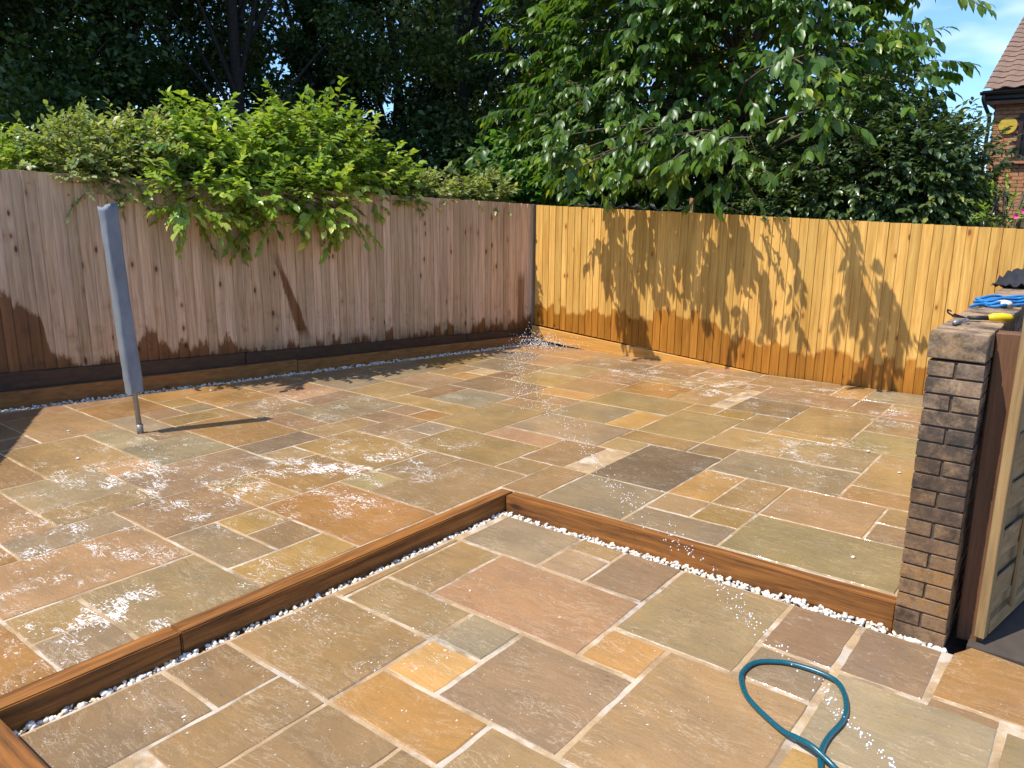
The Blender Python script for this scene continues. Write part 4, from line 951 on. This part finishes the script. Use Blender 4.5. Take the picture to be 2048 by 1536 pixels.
for c, u, n in cl_:
    inner = np.array((-4.5, 10.8, min(4.9, max(2.4, c[2] - .4)))); mid = (inner + c) / 2 + np.array((0, 0, .35)) + RNG.normal(size=3) * .12
    fo.limb([inner, mid, c], 0.022, 0.006, 5, 3)
    tone = RNG.random()
    for k in range(n):
        uu = u * 0.9 + RNG.normal(size=3) * .75; uu[2] = uu[2] * .5 - .12; st = c + RNG.normal(size=3) * np.array((.32, .28, .25)) * (1 if n > 12 else .45)
        fo.spray(st, uu, RNG.uniform(.24, .42), 9, RNG.uniform(.13, .19), 0.80, np.clip(tone + RNG.normal() * .2, 0, 1), sag=.15, spread=.8)
fo.done(ch, M_CHERRY, M_TWIG, 'broad')
# a few amber cherries in the crown
mb = MB(); V0, F0 = ico(1)
M_FRUIT = simple('amber_cherry', (0.42, 0.16, 0.02, 1), 0.3, bump=0.0)
for k in range(70):
    c = np.array((RNG.uniform(-6.9, -3.6), RNG.uniform(8.75, 9.2), RNG.uniform(2.4, 4.0))); mb.add((V0 * 0.011 + c - np.array((-4.4, 10.9, 0))).tolist(), F0.tolist())
o = mb.build('cherries', M_FRUIT, ch, True); o['kind'] = 'stuff'

# --- narrow-leaved evergreen bush right of it
def bush(name, label, cat, parts, n, size, leafmat, woodmat, tpl, droop=.25, length=(.2, .35), nl=10, group=None, upw=.35, base=None, stems=6):
    c0 = parts[0][0]; root = tag(empty(name, base or (c0[0], c0[1], 0)), label, cat, group)
    f = Foliage()
    for (c, r, k) in parts:
        P, U = ell(int(n * k), c, r, .1); P = np.array(c) + (P - np.array(c)) * np.array([1 + .45 * mnoise.noise(Vector(tuple(u * 2.4 + np.array(c)))) for u in U])[:, None]; tones = {}
        for p, u in zip(P, U):
            key_ = tuple(np.floor(p * 2.2).astype(int)); tone = tones.setdefault(key_, RNG.random())
            d = u * .8 + np.array((0, 0, upw)) + RNG.normal(size=3) * .5
            f.spray(p, d, RNG.uniform(*length), nl, size * RNG.uniform(.8, 1.2), droop, np.clip(tone + RNG.normal() * .15, 0, 1), twig=RNG.random() < .6)
        for q in range(stems):
            e = P[RNG.integers(len(P))]; b = np.array((root.location.x + RNG.normal() * .05, root.location.y + RNG.normal() * .1, 0.0)); kn_ = np.array((b[0] * .75 + e[0] * .25, b[1] * .75 + e[1] * .25, max(2.15, e[2] * .95)))
            f.limb([b, b * .6 + kn_ * .4, kn_, e], .016, .005, 5, 3)
    f.done(root, leafmat, woodmat, tpl, 'foliage', 'stems'); return root
bush('laurel_bush', 'dark narrow-leaved evergreen bush behind the right part of the golden fence', 'bush', [((-2.55, 9.85, 2.25), (1.15, .75, .9), .5), ((-1.85, 9.9, 2.25), (.62, .7, .72), .4), ((-3.2, 9.45, 1.98), (.75, .5, .35), .12)], 2500, .088, M_LAUR, M_TWIG, 'broad', .5, (.2, .36), 10)
bush('flowering_shrub', 'yellow-green shrub with pink flowers at the right end of the fence top', 'shrub', [((-0.95, 9.75, 1.80), (.55, .5, .30), .7), ((-0.35, 9.8, 1.75), (.55, .5, .3), .4)], 240, .085, M_DOGW, M_TWIG, 'narrow', .3, (.2, .35), 10)
fl = bpy.data.objects['flowering_shrub']; M_PINK = simple('pink_petal', srgb(226, 70, 130), 0.6, bump=0.05); pet = TPL['oval']
for (x, z) in ((-0.86, 1.90), (-0.80, 1.95), (-0.55, 1.93)):
    mb = MB()
    for k in range(6):
        a = k * math.pi / 3; d = np.array((math.cos(a), -.6, math.sin(a))); d /= np.linalg.norm(d); X = np.cross(d, (0, -1, 0)); X /= np.linalg.norm(X); Z = np.cross(X, d)
        mb.add([tuple(np.array((x + .95, -.52, z)) + .035 * (t[0] * X * 1.4 + t[1] * d + t[2] * Z)) for t in pet[0]], pet[1])
    mb.build('flower', M_PINK, fl)
def hedge(name, label, c, r, n, leaf, mat):
    root = tag(empty(name, (c[0], c[1], 0)), label, 'hedge'); P, U = ell(n, (0, 0, c[2]), r, .3); P = P[P[:, 2] > 0.1]; m = len(P)
    leaves('foliage', P, RNG.normal(size=(m, 3)) + np.array((0, 0, -.3)), RNG.normal(size=(m, 3)) * .8 + np.array((0, 0, 1.)), leaf * RNG.uniform(.7, 1.2, m), mat, 'card', root)
    mb = MB()
    for k in range(7): mb.tube([(RNG.uniform(-.8, .8) * r[0], RNG.uniform(-.3, .3), 0), (RNG.uniform(-.8, .8) * r[0], RNG.uniform(-.3, .3), c[2])], [.03, .012], 6, False)
    mb.build('stems', M_BARK, root, True)
hedge('garden_hedge', 'dark hedge showing through behind the narrow-leaved evergreen bush', (-3.0, 12.6, 1.5), (1.75, .8, 1.75), 9000, .12, M_WOODL)
hedge('garden_hedge', 'dark hedge in the shade behind the cherry tree', (-6.3, 13.2, 1.6), (2.4, .8, 1.9), 9000, .13, M_WOODL)
# --- shrubs along the left fence
bush('bramble_bush', 'pale grey-green bramble mound on top of the left fence above the grey cover', 'bush', [((-8.3, 3.75, 2.28), (.5, .6, .42), .6), ((-8.1, 4.35, 2.30), (.45, .55, .38), .5), ((-7.86, 4.1, 2.2), (.22, .8, .2), .35)], 1150, .068, M_BRAMB, M_RSTEM, 'oval', .3, (.16, .34), 9)
bush('leafy_shrub', 'bright yellow-green shrub at the far left end of the fence top', 'shrub', [((-8.6, 2.95, 2.15), (.4, .6, .38), 1.0)], 260, .075, M_DOGW, M_RSTEM, 'oval', .3, (.15, .3), 9)
bush('dogwood_shrub', 'big bright green shrub spilling over the middle of the left fence', 'shrub',
     [((-7.95, 5.2, 2.35), (.6, .85, .52), .42), ((-7.65, 6.1, 2.45), (.5, .7, .6), .42), ((-7.30, 5.15, 2.04), (.24, .65, .22), .11), ((-7.08, 5.65, 1.98), (.22, .4, .22), .07), ((-7.38, 4.35, 1.97), (.22, .4, .2), .08), ((-7.18, 4.95, 1.82), (.12, .25, .12), .028), ((-6.98, 5.95, 1.78), (.1, .2, .12), .022), ((-7.35, 6.75, 2.18), (.35, .6, .3), .2), ((-8.0, 4.6, 2.5), (.4, .4, .35), .12)],
     780, .105, M_DOGW, M_RSTEM, 'oval', .45, (.22, .42), 10, base=(-8.0, 5.3, 0), stems=5)
bush('trailing_bramble', 'thin bramble trailing along the fence top right of the big green shrub', 'bush', [((-7.15, 7.3, 2.1), (.22, .5, .18), .5), ((-7.05, 7.9, 2.05), (.22, .5, .14), .4), ((-6.95, 8.4, 2.1), (.22, .4, .22), .4)], 380, .075, M_BRAMB, M_RSTEM, 'oval', .3, (.15, .3), 8, stems=4, base=(-7.5, 7.4, 0))
bush('climbing_vine', 'fresh green large-leaved vine climbing at the left side of the cherry tree', 'vine', [((-7.55, 9.75, 2.35), (.5, .35, .62), .7), ((-7.0, 9.5, 2.1), (.5, .3, .35), .35)], 230, .13, M_VINE, M_TWIG, 'oval', .7, (.2, .4), 8, stems=4)

# --- the dark wood behind: separate trees, each with trunk and crown
def wood_tree(px_dir, dist, hgt, rad, label, mat, seed, leaf=.15, nclump=30, per=420, lean_=(0, 0), low=1.2, split=False):
    rr = np.random.default_rng(seed); x, y = px_dir[0] * dist, px_dir[1] * dist
    root = tag(empty('woodland_tree', (x, y, 0)), label, 'tree', 'trees of the dark wood behind the left fence')
    mb = MB(); top = np.array((lean_[0], lean_[1], hgt * .8))
    tp = [np.array((0, 0, -.1)), top * .3 + rr.normal(size=3) * .1, top * .62 + rr.normal(size=3) * .15, top]
    pp = smooth_path(tp, 5); r0 = .07 + hgt * .006
    mb.tube(pp, [r0 * (1 - .85 * i / (len(pp) - 1)) for i in range(len(pp))], 10, False)
    P = []; tone = []
    for k in range(nclump):
        u = rr.normal(size=3); u /= np.linalg.norm(u); z = low + (hgt - low) * rr.uniform(0, 1) ** .85
        f = (z - low) / (hgt - low); rw = rad * (.62 + .55 * f) if f < .75 else rad * (1.05 - (f - .75) * 2.2)
        a = rr.uniform(0, 2 * math.pi); q = rr.uniform(.35, 1.0) ** .6
        c = np.array((math.cos(a) * rw * q, math.sin(a) * rw * q, z)) + top * (z / hgt) * np.array((1, 1, 0))
        st = top * min(.95, max(.12, z / hgt - .12)); mb.tube(smooth_path([st, (st + c) / 2 + np.array((0, 0, .2)), c], 3), [.05, .042, .034, .028, .02, .015, .01], 5, False)
        m = int(per * rr.uniform(.6, 1.3)); s_ = rr.uniform(.55, 1.0) * rad * .36
        g = rr.normal(size=(m, 3)); g *= (rr.uniform(.2, 1, m) ** .5 / np.linalg.norm(g, axis=1))[:, None]
        P.append(c + g * np.array((s_, s_, s_ * .72))); tone.append(np.clip(rr.random() * .6 + rr.random(m) * .4, 0, 1))
    P = np.concatenate(P); tone = np.concatenate(tone); n = len(P)
    D = rr.normal(size=(n, 3)) * np.array((1, 1, .6)) + np.array((0, 0, -.5)); N = rr.normal(size=(n, 3)) * .8 + np.array((0, 0, 1.))
    leaves('crown', P, D, N, leaf * rr.uniform(.7, 1.25, n), mat, 'card', root, tone); mb.build('trunk', M_BARK, root, True)
def dirpx(px):
    d = Vector((-0.59535712, 0.77216686)) + Vector((0.79054235, 0.61232971)) * ((px - 1024) / 1551.76); d.normalize(); return d
WT = [(-160, 13.5, 12, 3.4, 'dark dense tree of the wood cut by the left picture edge', M_WOODL, 1), (90, 15, 13, 3.2, 'dark tree of the wood behind the bramble mound', M_WOODL, 2), (300, 16, 13.5, 3.0, 'tall tree with sunlit leaf tips left of the big green shrub top', M_WOODL2, 3),
      (505, 14.5, 13, 2.7, 'dark-trunked tree directly behind the big green shrub', M_WOODL, 4), (630, 18.5, 12.5, 1.9, 'slim tree just left of the bright gap of sky', M_WOODL, 5), (825, 17, 14, 1.9, 'straight-trunked tree just right of the bright gap of sky', M_WOODL, 6),
      (930, 15.5, 12.5, 2.7, 'olive green tree between the sky gap and the cherry tree', M_WOODL2, 7), (1090, 17, 12.5, 3.0, 'dark tree partly hidden behind the left side of the cherry tree', M_WOODL, 8),
      (20, 21, 14, 4.0, 'far tree of the wood behind the left fence, second row, leftmost', M_WOODL, 9), (200, 22, 15, 3.8, 'far tree of the wood, second row, left of centre', M_WOODL, 10), (420, 22, 15, 3.6, 'far tree of the wood in the gap left of the dark trunk', M_WOODL2, 11), (545, 24, 15, 3.0, 'far tree of the wood behind the slim tree', M_WOODL, 12),
      (930, 24, 15, 3.0, 'far tree of the wood behind the straight trunk', M_WOODL, 13), (1020, 25, 15, 3.6, 'far tree of the wood beyond the olive green tree', M_WOODL2, 14), (1230, 22, 12, 3.6, 'far tree of the wood behind the middle of the cherry tree', M_WOODL, 15)]
for i, (pxx, dist, hgt, rad, lab, mat, sd) in enumerate(WT):
    d = dirpx(pxx); far = dist > 20
    wood_tree(d, dist, hgt, rad, lab, mat, sd, leaf=.16 if far else .100, nclump=46 if far else 60, per=520 if far else 860, lean_=((.9, -.3) if sd == 5 else (RNG.normal() * .4, RNG.normal() * .4)), low=.4)
# the leaning dead limb seen below the gap
mb = MB(); d5 = dirpx(735) * 16.5; mb.tube(smooth_path([(d5.x, d5.y, 0), (d5.x - .15, d5.y - .1, 2.2), (d5.x - .55, d5.y - .4, 3.6), (d5.x - .9, d5.y - .6, 4.7)], 5), [.16 - .006 * i for i in range(16)], 9); o = mb.build('leaning_trunk', M_BARK, None, True); tag(o, 'dark leaning tree trunk standing below the bright gap of sky', 'tree trunk')
# undergrowth: one uncountable mass along the wood's edge
n = 90000; t = RNG.uniform(-200, 1350, n); dd = RNG.uniform(11.5, 24, n); DV = np.array([dirpx(a)[:] for a in np.linspace(-200, 1350, 200)]); ix = ((t + 200) / 1550 * 199).astype(int)
base = DV[ix] * dd[:, None]
hmax = np.array([1.6 + 1.5 * mnoise.noise(Vector((x * .45, y * .45, 0))) + .08 * (q - 11) for (x, y), q in zip(base, dd)])
ok = base[:, 0] < FLK * base[:, 1] + FLB - 1.0
ok |= base[:, 1] > 12.5
z = RNG.uniform(0, 1, n) ** .6 * np.clip(hmax + .7, .5, 4.2)
P = np.column_stack([base, z])[ok]; m = len(P); Dn = RNG.normal(size=(m, 3)) * np.array((1, 1, .6)) + np.array((0, 0, -.3)); Nn = RNG.normal(size=(m, 3)) * .8 + np.array((0, 0, 1.))
ug = leaves('undergrowth', P, Dn, Nn, .13 * RNG.uniform(.6, 1.3, m), M_WOODL, 'card'); tag(ug, 'dark undergrowth filling the foot of the wood behind the fence', 'undergrowth', kind='stuff')

# ---------------------------------------------------------------- loose wire on top of the golden fence
M_WIRE = simple('galvanised_wire', (0.30, 0.30, 0.29, 1), 0.4, 0.7, bump=0.05)
mb = MB(); rr = random.Random(4)
for k in range(3):
    pth = []
    for i in range(90):
        a = i * .62 + k; x = -5.95 + i * 0.020 + .02 * math.sin(a * .3); pth.append((x, 8.93 + .05 * math.cos(a) + .02 * k, 1.985 - .033 * (x + 5.95) + .045 * math.sin(a) * (0.7 + .3 * math.sin(i * .21 + k)) + .02))
    mb.tube(pth, 0.0022, 4)
wr = mb.build('coiled_wire', M_WIRE, None, True); tag(wr, 'loosely coiled thin wire along the top of the golden fence near the corner', 'wire')
o = box('wooden_stake', M_RAIL, (-4.28, 9.12, 1.02), (0.05, 0.05, 2.1), None, (0, .02, .1)); tag(o, 'thin grey stake showing above the golden fence under the cherry tree', 'stake')
